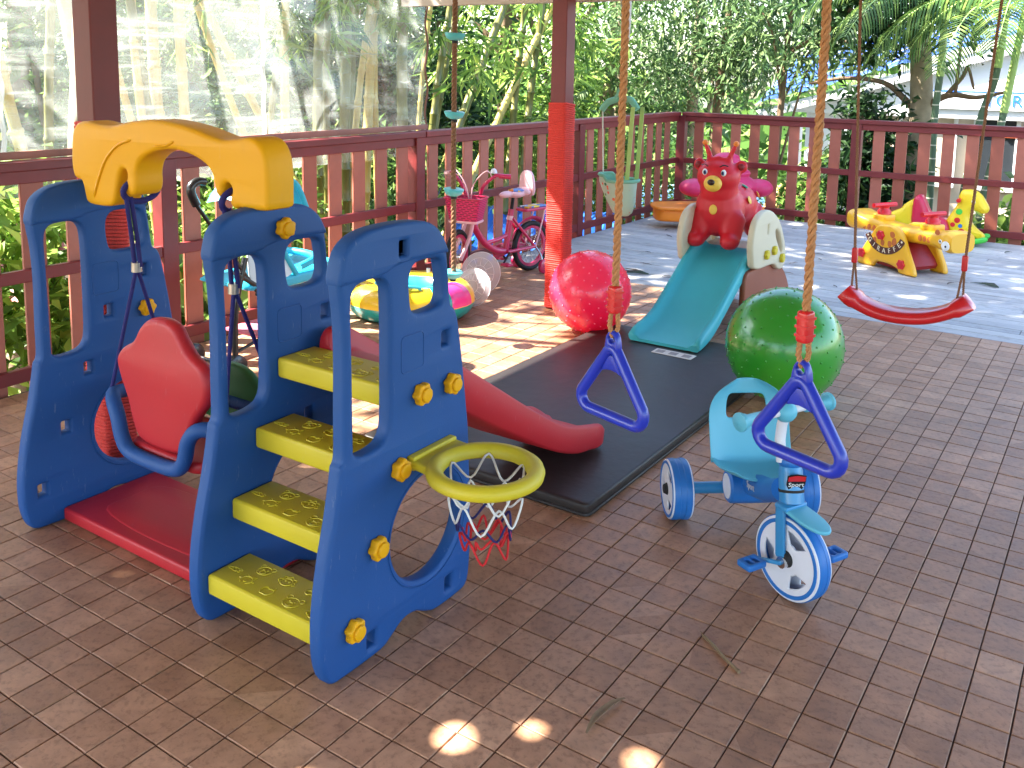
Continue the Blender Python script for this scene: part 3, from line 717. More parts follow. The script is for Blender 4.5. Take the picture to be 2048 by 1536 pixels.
# baby jumper seat of printed cloth
def print_cloth():
    m, N, L, b = nodes('mint printed cloth'); tc = N.new('ShaderNodeTexCoord')
    vo = N.new('ShaderNodeTexVoronoi'); vo.inputs['Scale'].default_value = 24; L.new(tc.outputs['Object'], vo.inputs['Vector'])
    r = ramp(N, [(0.0, (1, 1, 1, 1)), (0.22, (1, 1, 1, 1)), (0.26, (0, 0, 0, 1))]); L.new(vo.outputs['Distance'], r.inputs[0])
    hs = N.new('ShaderNodeSeparateColor'); L.new(vo.outputs['Color'], hs.inputs[0])
    cr = ramp(N, [(0.0, (226, 120, 70)), (.4, (214, 86, 84)), (.55, (96, 140, 96)), (1.0, (60, 110, 84))]); L.new(hs.outputs[0], cr.inputs[0])
    L.new(mixc(N, L, r.outputs[0], lin((172, 198, 178)), cr.outputs[0]), b.inputs['Base Color']); b.inputs['Roughness'].default_value = .9
    return m
t = thing('baby_jumper', 'mint printed cloth baby jumper seat hanging beyond the rope-wrapped post', 'baby jumper', (-1.45, 3.29, .56))
MINT = M('mint cloth', (120, 182, 156), .9, .1, 20, .3, 200); STRAP = M('lime strap', (166, 200, 120), .85, .08, 40)
prof = []
for k, (z, a, b_, ox) in enumerate([(.0, .035, .03, .03), (.02, .06, .05, .028), (.08, .085, .07, .02), (.15, .105, .085, .008), (.20, .118, .095, 0), (.215, .122, .10, 0)]):
    prof.append([(ox + a * math.cos(q) * (1 + .05 * math.sin(3 * q + k)), b_ * math.sin(q), z + (.028 * (math.cos(q) < -.5) if k == 5 else 0)) for q in np.linspace(0, 2 * PI, 25)[:-1]])
inner = [[(p[0] * .92, p[1] * .9, p[2] - .004) for p in prof[-1]], [(p[0] * .85, p[1] * .82, p[2] - .06) for p in prof[-1]]]
mb = MB().loft(prof, caps=False); mb.loft([prof[0][:]], False, False) if 0 else None
mb.f.append(tuple(range(23, -1, -1))); mb.obj('seat_cloth', print_cloth(), t, 60)
MB().loft([prof[-1]] + inner, caps=False).tube([tuple(p) for p in prof[-1]], .011, 8, True).obj('seat_rim', MINT, t, 60)
MB().tube([tuple(p) for p in crom([(-.13, 0, .63), (-.09, 0, .675), (-.03, 0, .70), (.0, 0, .76), (.01, 0, .70), (.06, 0, .695), (.105, 0, .64)], 5, False)], .02, 10).obj('hanger', MINT, t, 60)
for x0, x1, y0 in ((.085, .085, -.05), (.10, .115, .05)): MB().box((0, 0, 0), (.026, .004, .45), Matrix.Translation(((x0 + x1) / 2, y0 * .8, .43)) @ Matrix.Rotation(rad(3), 4, 'Y')).obj('strap', STRAP, t, 0)
MB().tube([(-.125, 0, .64), (-.128, .02, .42), (-.118, .02, .235)], .004, 6).obj('cord', M('pale cord', (206, 214, 196), .8), t, 60)
MB().tube([(.005, 0, .75), (.008, 0, 1.0)], .006, 6).obj('suspension_strap', STRAP, t, 60)
m_, N_, L_, b_ = nodes('white crochet net'); tc_ = N_.new('ShaderNodeTexCoord'); v_ = N_.new('ShaderNodeTexVoronoi'); v_.inputs['Scale'].default_value = 110; L_.new(tc_.outputs['Object'], v_.inputs['Vector'])
r_ = ramp(N_, [(.15, (150, 120, 112)), (.4, (216, 206, 200))]); L_.new(v_.outputs['Distance'], r_.inputs[0]); L_.new(r_.outputs[0], b_.inputs['Base Color']); b_.inputs['Roughness'].default_value = .9
bp_ = N_.new('ShaderNodeBump'); bp_.inputs['Strength'].default_value = .8; L_.new(v_.outputs['Distance'], bp_.inputs['Height']); L_.new(bp_.outputs[0], b_.inputs['Normal'])
MB().tube([(.008, 0, 1.0), (.01, 0, 1.04), (.012, 0, 1.15), (.01, 0, 1.68)], [.012, .026, .03, .03], 12).obj('spring_cover', m_, t, 60)

# ================================================================== balls
def ball(name, c, r, mat, nubmat, label, seed, nb=260):
    t = thing(name, label, 'ball', (c[0], c[1], 0))
    MB().sph((0, 0, r), r, 64, 40).obj('ball_skin', mat, t, 180)
    nub = MB(); g = (1 + 5 ** .5) / 2
    for i in range(nb):
        z = 1 - 2 * (i + .5) / nb; a = 2 * PI * i / g; q = math.sqrt(1 - z * z); d = Vector((q * math.cos(a + seed), q * math.sin(a + seed), z))
        nub.sph((0, 0, 0), (.0046, .0046, .0046), 8, 5, Matrix.Translation(Vector((0, 0, r)) + d * r))
    o = nub.obj('nubs', nubmat, t, 180); o['kind'] = 'stuff'
    return t
def ball_mat(name, c1, c2, sss, rough, c3=None):
    m, N, L, b = nodes(name); tc = N.new('ShaderNodeTexCoord')
    n1 = noise(N, L, tc.outputs['Object'], 2.6, 3, .5); stops = [(.40, c1), (.60, c2)]
    r = ramp(N, stops); L.new(n1.outputs['Fac'], r.inputs[0]); L.new(r.outputs[0], b.inputs['Base Color'])
    b.inputs['Roughness'].default_value = rough; b.inputs['Coat Weight'].default_value = 1.0; b.inputs['Coat Roughness'].default_value = .14
    out = N['Material Output']; tl = N.new('ShaderNodeBsdfTranslucent'); L.new(r.outputs[0], tl.inputs[0]); ms = N.new('ShaderNodeMixShader'); ms.inputs[0].default_value = sss * .6; L.new(b.outputs[0], ms.inputs[1]); L.new(tl.outputs[0], ms.inputs[2]); L.new(ms.outputs[0], out.inputs['Surface'])
    if 0: b.inputs['Subsurface Weight'].default_value = sss; b.inputs['Subsurface Radius'].default_value = (.35, .08, .10); b.inputs['Subsurface Scale'].default_value = .25
    return m
PINKB = ball_mat('hot pink pearly vinyl', (250, 62, 104), (244, 40, 92), .6, .3)
GREENB = ball_mat('green vinyl', (48, 160, 44), (66, 176, 46), .35, .3)
ball('exercise_ball', (-1.30, 2.70), .225, PINKB, M('sunlit pink nub', (252, 100, 132), .3, 0), 'hot pink knobbly ball resting at the corner of the black mat', 1)  # nubs paler than the skin: sunlit dots put into their colour
ball('exercise_ball', (-.09, 2.275), .252, GREENB, GREENB, 'green knobbly ball beside the mat behind the tricycle', 2)

# ================================================================== small turquoise slide
TQ = M('turquoise moulded plastic', (58, 176, 186), .5, .05, 4, .10, 420)
BEI = M('beige moulded plastic', (206, 196, 168), .55, .06, 5, .12, 420)
BRN = M('brown moulded plastic', (138, 72, 44), .5, .08, 5, .12, 420)
ts = thing('small_slide', 'small turquoise slide with beige sides and brown base standing on the mat', 'slide', (-.79, 3.0, .04))
st = [(2.555, .046, .062, .082), (2.58, .044, .066, .105), (2.63, .046, .072, .122), (2.70, .055, .088, .138), (2.80, .085, .122, .172), (2.95, .165, .202, .256), (3.10, .250, .288, .344), (3.25, .330, .370, .430), (3.36, .385, .420, .470), (3.42, .395, .430, .475)]
secs = []
for y, zb, zf, zt in st:
    fl = .012 * max(0, (2.75 - y) / .2); a, b = -.975 - fl, -.605 + fl; w = .034; r = min(.012, (zt - zf) * .35)
    secs.append([(a + .014, y, zb), (b - .014, y, zb), (b - .003, y, zb + .01), (b, y, zt - r), (b - .006, y, zt - .002), (b - w / 2, y, zt), (b - w + .005, y, zt - .003), (b - w, y, zt - r), (b - w - .010, y, zf + .014), (b - w - .03, y, zf),
                 (a + w + .03, y, zf), (a + w + .010, y, zf + .014), (a + w, y, zt - r), (a + w - .005, y, zt - .003), (a + w / 2, y, zt), (a + .006, y, zt - .002), (a, y, zt - r), (a + .003, y, zb + .01)])
dense = [crom([s[i] for s in secs], 4, False) for i in range(len(secs[0]))]
MB().loft([[tuple(dense[i][k]) for i in range(len(dense))] for k in range(len(dense[0]))]).obj('slide_chute', TQ, ts, 50, True)
BP = crom([(3.17, .41), (3.15, .50), (3.18, .60), (3.25, .655), (3.36, .672), (3.48, .645), (3.60, .575), (3.69, .47), (3.735, .38), (3.73, .315), (3.67, .285), (3.60, .300), (3.53, .335), (3.40, .345), (3.28, .350), (3.19, .37)], 4)
BH = crom([(3.53, .54), (3.60, .51), (3.655, .43), (3.665, .385), (3.63, .40), (3.575, .455), (3.535, .50)], 3)
for X in (-.985, -.575):
    p = MB().slab(BP, [BH, rrect(3.385, .53, 3.405, .585, .003, 1)], .04, .013, 'yz', X).obj('side_panel', BEI, ts, 34, True)
    for y, z in ((3.36, .42), (3.49, .425), (3.635, .358)):
        if X > -.8:
            k = MB().slab([(q[0] * .95, q[1] * .95) for q in KN], (), .022, .006, 'yz', X + .03).obj('knob', YEL2, p, 40); k.location = (0, y, z)
for X in (-.955, -.605):
    MB().slab(crom([(3.16, .04), (3.15, .18), (3.17, .33), (3.32, .345), (3.50, .34), (3.70, .31), (3.82, .25), (3.92, .15), (3.965, .05), (3.95, .005), (3.82, .002), (3.70, .03), (3.45, .04), (3.30, .01), (3.2, .005)], 4), [rrect(3.30, .10, 3.52, .25, .04, 4)] if X < -.8 else (), .035, .012, 'yz', X).obj('base_panel', BRN, ts, 34, True)
for y, z in ((3.88, .12), (3.76, .25)): MB().slab(rrect(-.94, y - .05, -.62, y + .05, .01, 2), (), .035, .008, 'xy', z).obj('rung', BRN, ts, 34, True)
MB().slab(rrect(-.965, 3.40, -.595, 3.68, .01, 2), (), .04, .008, 'xy', .405).obj('platform', BEI, ts, 34, True)

# ================================================================== red hopper animal at the top of the slide
HOP = M('red soft vinyl', (206, 26, 40), .45, .06, 6, .06, 300, sss=.1)
bt = thing('hopper_toy', 'red bouncy bear toy with little horns sitting at the top of the turquoise slide', 'hopper toy', (-.845, 3.335, .432), rad(5)); bt.scale = (1.12, 1.08, 1.10)
g = MB()
for s in (-1, 1):
    g.sph((s * .088, -.045, .045), (.050, .066, .045)); g.tube([(s * .085, -.02, .05), (s * .07, .04, .16)], [.052, .075], 14); g.sph((s * .10, .40, .05), (.055, .075, .05)); g.tube([(s * .10, .38, .06), (s * .08, .32, .17)], [.055, .08], 14)
    g.sph((s * .108, .035, .425), (.036, .020, .036)); g.tube([(s * .042, .02, .43), (s * .058, .02, .49), (s * .078, .02, .535)], [.020, .015, .013], 10)
g.sph((0, .065, .195), (.128, .125, .150)); g.sph((0, .24, .20), (.140, .22, .125)); g.sph((0, .03, .30), (.098, .095, .10)); g.sph((0, .012, .368), (.112, .095, .092), 20, 14)
for k in range(7): a = -.9 + 1.8 * k / 6; g.tube([(.07 * math.sin(a), .0, .44 + .02 * math.cos(a)), (.082 * math.sin(a), -.005, .468 + .012 * math.cos(3 * a))], [.016, .008], 8)
body = blob('body', g, HOP, bt, .009, 8)
YSP = M('yellow spot paint', (232, 190, 74), .5, .04); WHT = M('white paint', (232, 232, 228), .35, 0); BLK = M('black paint', (16, 14, 16), .3, 0); BLUEY = M('blue iris paint', (36, 64, 132), .3, 0)
MB().sph((0, -.088, .342), (.046, .036, .042), 20, 12).obj('muzzle', YSP, bt, 180)
MB().sph((0, -.122, .352), (.019, .012, .016), 14, 8).obj('nose', M('dark brown paint', (48, 20, 16), .3, 0), bt, 180)
for s in (-1, 1):
    e = MB().sph((s * .048, -.072, .398), (.0135, .011, .017), 16, 10).obj('eye', WHT, bt, 180)
    MB().sph((s * .046, -.0795, .397), (.0085, .007, .011), 14, 8).obj('iris', BLUEY, e, 180)
    MB().sph((s * .0455, -.0845, .398), (.005, .004, .0065), 12, 8).obj('pupil', BLK, e, 180)
    MB().tube([tuple(p) for p in crom([(s * .030, -.082, .428), (s * .048, -.076, .438), (s * .068, -.066, .432)], 4, False)], .0028, 6).obj('eyebrow', BLK, bt, 60)
    MB().sph((s * .080, .02, .542), .0155, 12, 8).obj('horn_tip', M('orange tip paint', (232, 130, 48), .4, .05), bt, 180)
    MB().sph((s * .110, .018, .425), (.018, .012, .019), 12, 8).obj('inner_ear', M('dark red paint', (128, 18, 24), .5), bt, 180)
def spot(x, y, z, n, r, mat):
    nn = Vector(n).normalized(); MB().sph((0, 0, 0), (r, r * .8, .004), 16, 8, Matrix.Translation((x, y, z)) @ nn.to_track_quat('Z', 'X').to_matrix().to_4x4()).obj('spot', mat, bt, 180)
spot(.0, -.062, .205, (0, -1, .05), .026, YSP); spot(.127, .16, .24, (1, -.15, .35), .022, YSP); spot(.085, .22, .303, (.5, 0, .85), .020, M('green spot paint', (40, 130, 90), .5)); spot(.125, .34, .25, (.9, .4, .4), .02, YSP); spot(-.12, .2, .26, (-.9, 0, .5), .02, YSP)

# ================================================================== pink and orange sand table in the corner
PNK = M('pink moulded plastic', (206, 38, 92), .45, .06, 5, .08, 420); ORG = M('orange moulded plastic', (236, 128, 22), .42, .06, 5, .08, 420)
tt = thing('sand_table', 'orange sand table with a ridged pink lid in the corner of the deck', 'sand table', (-1.97, 6.42, 0), rad(33)); tt.scale = (1.15, 1.15, 1.3)
MB().slab(crom([(-.55, -.12), (-.40, -.16), (-.05, -.16), (.22, -.14), (.28, 0), (.22, .17), (-.05, .2), (-.40, .18), (-.55, .1)], 4), (), .09, .02, 'xy', .10).slab(crom([(-.57, -.14), (-.40, -.185), (-.05, -.185), (.24, -.165), (.30, 0), (.24, .2), (-.05, .225), (-.40, .2), (-.57, .12)], 4), (), .022, .01, 'xy', .148).obj('sand_tray', ORG, tt, 40)
MB().lathe([(.20, .0), (.17, .05), (.15, .14), (.15, .26), (0, .26)], 24).obj('pedestal', ORG, tt, 40)
g = MB().sph((-.25, -.03, .285), (.13, .12, .065)).sph((.27, .02, .285), (.11, .12, .065)).sph((0, 0, .30), (.25, .2, .085))
for k, (z, rx) in enumerate(((.335, .225), (.39, .195), (.44, .155), (.485, .11))): g.sph((0, .02, z), (rx, rx * .8, .05), 24, 12)
blob('lid', g, PNK, tt, .010, 2)
# ================================================================== tricycle
TB = M('sky blue enamel', (52, 140, 196), .35, .06, 8, coat=.3); TBD = M('mid blue plastic', (34, 112, 190), .42, .06, 8); TBL = M('pale turquoise plastic', (96, 184, 208), .42, .06, 5, .06, 420)
WHP = M('white plastic', (222, 224, 232), .4, .04, 8); CHR = M('chrome', (200, 200, 200), .22, .05, 20, metal=1.0); RUB = M('black rubber', (24, 24, 26), .7)
tr = thing('tricycle', 'pale blue tricycle with white spoked wheels standing under the trapeze ring', 'tricycle', (.14, 1.125, 0), rad(-51.9))
def wheel(parent, r, w, mtx, name='wheel', spokes=True):
    """axis along y"""
    A = mtx @ Matrix.Rotation(PI / 2, 4, 'X')
    e = w / 2
    W_ = MB().lathe([(r - .012, -e), (r - .004, -e + .001), (r, -e + .006), (r, -e * .3), (r - .0015, -e * .25), (r - .0015, e * .25), (r, e * .3), (r, e - .006), (r - .004, e - .001), (r - .012, e)], 48, A).obj(name, TBD, parent, 40)
    for s in (-1, 1):
        T_ = A @ Matrix.Translation((0, 0, s * (e - .0015)))
        hs = []
        if spokes:
            for k in range(3):
                a0 = k * 120 + 40; a1 = a0 + 52; o_ = [(r * .68 * math.cos(rad(a)), r * .68 * math.sin(rad(a))) for a in np.linspace(a0, a1, 12)] + [(r * .40 * math.cos(rad(a)), r * .40 * math.sin(rad(a))) for a in np.linspace(a1 - 12, a0 + 12, 8)]
                hs.append(crom(o_, 2))
        MB().slab(circ(0, 0, r - .003, 48), hs, .007, .0025, 'xy', 0, T_).obj('rim', WHP, W_, 40)
        MB().slab(circ(0, 0, r * .92, 48), [circ(0, 0, r * .83, 48)], .003, .001, 'xy', s * .0040, T_).obj('blue_band', TBD, W_, 40)
        MB().lathe([(0, s * .016), (r * .14, s * .015), (r * .2, s * .004), (r * .22, 0)], 20, T_).obj('hub_cap', RUB if spokes else WHP, W_, 40)
    return W_
for s in (-1, 1): wheel(tr, .096, .062, Matrix.Translation((0, s * .205, .096)), 'rear_wheel', True)
MB().tube([(0, -.19, .098), (0, .19, .098)], .019, 14).obj('rear_axle', TB, tr, 50)
dr = MB().lathe([(0, -.07), (.046, -.07), (.052, -.064), (.053, 0), (.052, .064), (.046, .07), (0, .07)], 28, Matrix.Translation((.09, 0, .145)) @ Matrix.Rotation(PI / 2, 4, 'X')).obj('drum', TBD, tr, 40)
for s in (-1, 1): MB().lathe([(0, .001), (.038, .001), (.040, -.004)], 24, Matrix.Translation((.09, s * .0705, .145)) @ Matrix.Rotation(PI / 2 * s * -1, 4, 'X')).obj('drum_cap', WHP, dr, 40)
MB().tube([tuple(p) for p in crom([(.0, 0, .105), (.08, 0, .15), (.18, 0, .185), (.27, 0, .215), (.37, 0, .265)], 4, False)], [.03] * 6 + [.036] * 6 + [.034] * 5, 14).obj('body_tube', TBD, tr, 50)
# seat shell
sec = []
for u in np.linspace(0, 1, 22):
    if u < .45: k = u / .45; x = .235 - .15 * k; z = .222 + .008 * (1 - k) - .008 * math.sin(PI * k); hw = .088 + .042 * math.sin(PI / 2 * min(1, k * 1.3)); ang = 0
    else: k = (u - .45) / .55; x = .085 - .075 * math.sin(k * 1.35) ; z = .222 + .250 * k ** 1.2; hw = .130 * math.sqrt(max(.12, 1 - (max(0, k - .62) / .40) ** 2.2)); ang = 1
    sec.append((x, z, hw, u))
ring_o = []; th = .007
top = []; bot = []
for x, z, hw, u in sec:
    r1 = []; r2 = []
    for v_ in np.linspace(-1, 1, 13):
        lift = .028 * abs(v_) ** 3
        if u < .45: p = (x, v_ * hw, z + lift)
        else: p = (x + lift * 1.2, v_ * hw, z)
        r1.append(p); r2.append((p[0] - (th if u >= .4 else 0), p[1], p[2] - (th if u < .55 else 0)))
    top.append(r1); bot.append(r2)
v = [p for r in top for p in r] + [p for r in bot for p in r]; n = 13; m_ = len(top); f = []
hole = lambda i, j: 16 <= i <= 18 and 3 <= j <= 8
for i in range(m_ - 1):
    for j in range(n - 1):
        if hole(i, j): continue
        f.append((i * n + j, i * n + j + 1, (i + 1) * n + j + 1, (i + 1) * n + j)); o_ = m_ * n; f.append((o_ + i * n + j, o_ + (i + 1) * n + j, o_ + (i + 1) * n + j + 1, o_ + i * n + j + 1))
B = m_ * n
edge = [(i, 0) for i in range(m_)] + [(m_ - 1, j) for j in range(1, n)] + [(i, n - 1) for i in range(m_ - 2, -1, -1)] + [(0, j) for j in range(n - 2, 0, -1)]
for a, b in zip(edge, edge[1:] + edge[:1]): f.append((a[0] * n + a[1], b[0] * n + b[1], B + b[0] * n + b[1], B + a[0] * n + a[1]))
hl = [(i, 3) for i in range(16, 20)] + [(19, j) for j in range(4, 10)] + [(i, 9) for i in range(18, 15, -1)] + [(16, j) for j in range(8, 3, -1)]
for a, b in zip(hl, hl[1:] + hl[:1]): f.append((b[0] * n + b[1], a[0] * n + a[1], B + a[0] * n + a[1], B + b[0] * n + b[1]))
sm = MB().add(v, f)
so_ = sm.obj('seat', TBL, tr, 180)
sb = so_.modifiers.new('round', 'SUBSURF'); sb.levels = 2; sb.render_levels = 2
# steered front end
S = Matrix.Translation((.47, 0, 0)) @ Matrix.Rotation(rad(26), 4, 'Z')
S0 = Matrix.Translation((.47, 0, 0))
fw = wheel(tr, .118, .046, S @ Matrix.Translation((0, 0, .118)), 'front_wheel', True)
fk = MB()
for s in (-1, 1):
    fk.slab(rrect(-.016, .118, .016, .262, .006, 2), (), .010, .003, 'xz', 0, S @ Matrix.Translation((-.004, s * .034, 0)) @ Matrix.Rotation(rad(-4), 4, 'Y'))
fk.slab(rrect(-.02, -.042, .026, .042, .008, 2), (), .014, .004, 'xy', .262, S @ Matrix.Translation((-.02, 0, 0)))
fk.obj('fork', TB, tr, 40)
hd = MB().tube([(-.028, 0, .262), (-.052, 0, .345), (-.060, 0, .375)], [.034, .033, .026], 18, mtx=S0).obj('head_tube', TB, tr, 50)
MB().tube([(-.0365, 0, .290), (-.0385, 0, .297)], .0352, 18, mtx=S0).obj('collar', RUB, hd, 50)
MB().slab(crom([(-.085, -.020), (-.06, -.034), (-.02, -.038), (.03, -.036), (.066, -.022), (.078, 0), (.066, .022), (.03, .036), (-.02, .038), (-.06, .034), (-.085, .020)], 3), (), .012, .005, 'xy', .253, S @ Matrix.Rotation(rad(9), 4, 'Y')).obj('front_fender', TBL, tr, 50)
MB().sph((-.058, 0, .372), (.036, .036, .026), 18, 10, S0).obj('head_cap', TBD, tr, 180)
MB().tube([(-.060, 0, .37), (-.070, 0, .43), (-.066, 0, .475), (-.056, 0, .51)], .0145, 14, mtx=S).obj('stem', WHP, tr, 50)
MB().tube([(-.056, -.155, .516), (-.056, .155, .516)], .0105, 12, mtx=S).obj('handlebar', WHP, tr, 50)
MB().sph((-.056, 0, .516), (.030, .033, .030), 18, 12, S).obj('handlebar_boss', TBL, tr, 180)
for s in (-1, 1): MB().lathe([(0, .095), (.013, .094), (.016, .088), (.016, .02), (.02, .016), (.02, .004), (.026, .001), (.026, -.006), (.017, -.010), (0, -.012)], 20, S @ Matrix.Translation((-.056, s * .165, .516)) @ Matrix.Rotation(s * PI / 2, 4, 'X')).obj('grip', TBL, tr, 45)
ax = MB()
for s, a in ((-1, 200), (1, 20)):
    d = Vector((math.cos(rad(a)) * .062, s * .052, .112 + math.sin(rad(a)) * .05))
    MB().tube([(0, s * .028, .112), (0, s * .05, .112), tuple(d), (d.x, s * .062, d.z)], .0065, 8, mtx=S).obj('crank', TB, tr, 50)
    MB().slab(rrect(d.x - .026, s * .06 - (.068 if s < 0 else 0), d.x + .026, s * .06 + (.068 if s > 0 else 0), .008, 3), [rrect(d.x - .014, s * .094 - .018, d.x + .014, s * .094 - .004, .003, 1), rrect(d.x - .014, s * .094 + .004, d.x + .014, s * .094 + .018, .003, 1)], .018, .005, 'xy', d.z, S).obj('pedal', TBD, tr, 40)
    MB().cyl((0, s * .026, .112), (0, s * .046, .112), .016, n=14, mtx=S).obj('axle_nut', CHR, tr, 40)
# badge
SF = S0 @ Matrix.Translation((-.0435 + .0335, 0, .322)) @ Matrix.Rotation(rad(16), 4, 'Y') @ Matrix.Rotation(PI / 2, 4, 'Z') @ Matrix.Rotation(PI / 2, 4, 'X')
shield = [(1.25 * a_, 1.25 * b__) for a_, b__ in ((-.021, .024), (0, .028), (.021, .024), (.021, 0), (.012, -.018), (0, -.026), (-.012, -.018), (-.021, 0))]
bd = MB().slab(shield, (), .004, .001, 'xy', 0, SF).obj('badge', BLK, tr, 30)
MB().slab([(-.024, .028), (0, .032), (.024, .028), (.024, .013), (-.024, .013)], (), .002, .0006, 'xy', .0022, SF).obj('badge_band', REDP, bd, 30)
q = MB(); addmesh(q, textmesh('Sport', .020, .0006), SF @ Matrix.Translation((0, .002, .0034))); q.obj('badge_lettering', WHT, bd, 0)
SB = Matrix.Translation((.20, -.036, .205)) @ Matrix.Rotation(rad(12), 4, 'Y') @ Matrix.Rotation(PI / 2, 4, 'X')
q = MB(); addmesh(q, textmesh('Sport', .03, .0008), SB @ Matrix.Translation((.012, -.002, .0015)) @ Matrix.Rotation(rad(24), 4, 'Z')); q.obj('side_lettering', M('silver print', (196, 196, 206), .4), tr, 0)

# ================================================================== pink bicycle
BK = M('cerise bicycle paint', (200, 34, 86), .32, .06, 10, coat=.4); BKP = M('pale pink paint', (238, 186, 192), .4, .05)
bh = Vector((-.13, -.7, 0)).normalized(); bk = thing('bicycle', 'pink child bicycle with basket parked against the railing', 'bicycle', (-2.40, 3.80, 0), math.atan2(bh.y, bh.x))
def bwheel(cx, r, yaw=0):
    Mx = Matrix.Translation((cx, 0, r)) @ Matrix.Rotation(yaw, 4, 'Z'); A = Mx @ Matrix.Rotation(PI / 2, 4, 'X')
    w = MB().tube([(( r - .016) * math.cos(a), (r - .016) * math.sin(a), 0) for a in np.linspace(0, 2 * PI, 41)[:-1]], .0185, 10, True, mtx=A).obj('wheel', RUB, bk, 60)
    MB().lathe([(r - .052, -.010), (r - .032, -.012), (r - .030, .012), (r - .052, .010), (r - .052, -.010)], 40, A).obj('rim', BK, w, 40)
    sp = MB()
    for k in range(20): a = 2 * PI * k / 20; sp.tube([(.012 * math.cos(a + .7), .012 * math.sin(a + .7), .012 * (-1) ** k), ((r - .05) * math.cos(a), (r - .05) * math.sin(a), 0)], .0012, 4, mtx=A)
    o = sp.obj('spokes', CHR, w, 0); o['kind'] = 'stuff'
    MB().cyl((0, 0, -.03), (0, 0, .03), .016, n=12, mtx=A).obj('hub', CHR, w, 40)
R_ = .178; FX = .70; ST = .42
bwheel(0, R_); bwheel(FX, R_ + .008, ST)
def tb(name, pts, r, mat=BK, n=12, par=bk): return MB().tube([tuple(p) for p in (crom(pts, 5, False) if len(pts) > 2 else pts)], r, n).obj(name, mat, par, 60)
tb('down_tube', [(.585, 0, .46), (.54, 0, .36), (.46, 0, .26), (.36, 0, .195), (.26, 0, .17)], .024)
tb('seat_tube', [(.25, 0, .17), (.20, 0, .46)], .021)
tb('seat_band', [(.213, 0, .385), (.208, 0, .415)], .0225, BKP)
tb('cross_tube', [(.44, 0, .25), (.33, 0, .262), (.232, 0, .285)], .015)
for s in (-1, 1):
    tb('chain_stay', [(.26, s * .03, .17), (0, s * .045, R_)], .0125); tb('seat_stay', [(.205, s * .02, .40), (0, s * .045, R_)], .010)
    tb('fork_leg', [(.60, s * .035, .40), (.63, s * .042, .32), (FX + .01, s * .045, R_)], .013, BKP)
    tb('rack_strut', [(-.09, s * .05, .44), (-.04, s * .055, .30), (0, s * .05, R_)], .006, BKP)
tb('head_tube', [(.572, 0, .52), (.598, 0, .41)], .024)
tb('stem', [(.572, 0, .52), (.560, 0, .58)], .014, CHR)
hb = Matrix.Translation((.56, 0, .57)) @ Matrix.Rotation(ST, 4, 'Z')
MB().tube([tuple(p) for p in crom([(-.05, -.20, .15), (-.02, -.15, .155), (.015, -.08, .09), (.0, -.04, .01), (0, .04, .01), (.015, .08, .09), (-.02, .15, .155), (-.05, .20, .15)], 5, False)], .012, 10, mtx=hb).obj('handlebar', BK, bk, 60)
for s in (-1, 1):
    MB().tube([(-.035, s * .165, .153), (-.07, s * .235, .147)], .0165, 12, mtx=hb).obj('grip', BK if s > 0 else BKP, bk, 60)
    MB().tube([tuple(p) for p in crom([(-.01, s * .13, .14), (.05, s * .11, .19), (.07, s * .03, .10), (.05, 0, -.05)], 5, False)], .004, 6, mtx=hb).obj('brake_cable', BKP, bk, 60)
MB().lathe([(0, .032), (.014, .028), (.022, .012), (.024, 0), (0, 0)], 16, hb @ Matrix.Translation((-.03, .13, .17))).obj('bell', WHP, bk, 50)
# basket
bm_ = hb @ Matrix.Translation((.12, 0, -.09))
bs = []
for z, a, b_ in ((-.05, .065, .095), (.11, .085, .125)): bs.append([(p[0], p[1], z) for p in rrect(-a, -b_, a, b_, .025, 4)])
def basket_mat():
    m, N, L, b = nodes('woven pink plastic'); tc = N.new('ShaderNodeTexCoord')
    br = N.new('ShaderNodeTexBrick'); br.inputs['Scale'].default_value = 1.0; br.inputs['Brick Width'].default_value = .022; br.inputs['Row Height'].default_value = .012; br.inputs['Mortar Size'].default_value = .0035
    br.inputs['Color1'].default_value = lin((104, 16, 46)); br.inputs['Color2'].default_value = lin((128, 20, 58)); br.inputs['Mortar'].default_value = lin((214, 40, 104))
    sx_ = N.new('ShaderNodeSeparateXYZ'); L.new(tc.outputs['Object'], sx_.inputs[0]); ad = N.new('ShaderNodeMath'); L.new(sx_.outputs[0], ad.inputs[0]); L.new(sx_.outputs[1], ad.inputs[1]); cb = N.new('ShaderNodeCombineXYZ'); L.new(ad.outputs[0], cb.inputs[0]); L.new(sx_.outputs[2], cb.inputs[1]); L.new(cb.outputs[0], br.inputs['Vector'])
    L.new(br.outputs['Color'], b.inputs['Base Color']); b.inputs['Roughness'].default_value = .45
    return m
bo = MB().loft(bs, caps=False, mtx=bm_); bo.f.append(tuple(range(len(bs[0]) - 1, -1, -1))); bo = bo.obj('basket', basket_mat(), bk, 40)
for z, k in ((.11, 1), (-.045, 0)): MB().tube([(p[0] * 1.02, p[1] * 1.02, z) for p in bs[k]], .006 if k else .009, 6, True, mtx=bm_).obj('basket_rim', BKP if not k else BK, bo, 60)
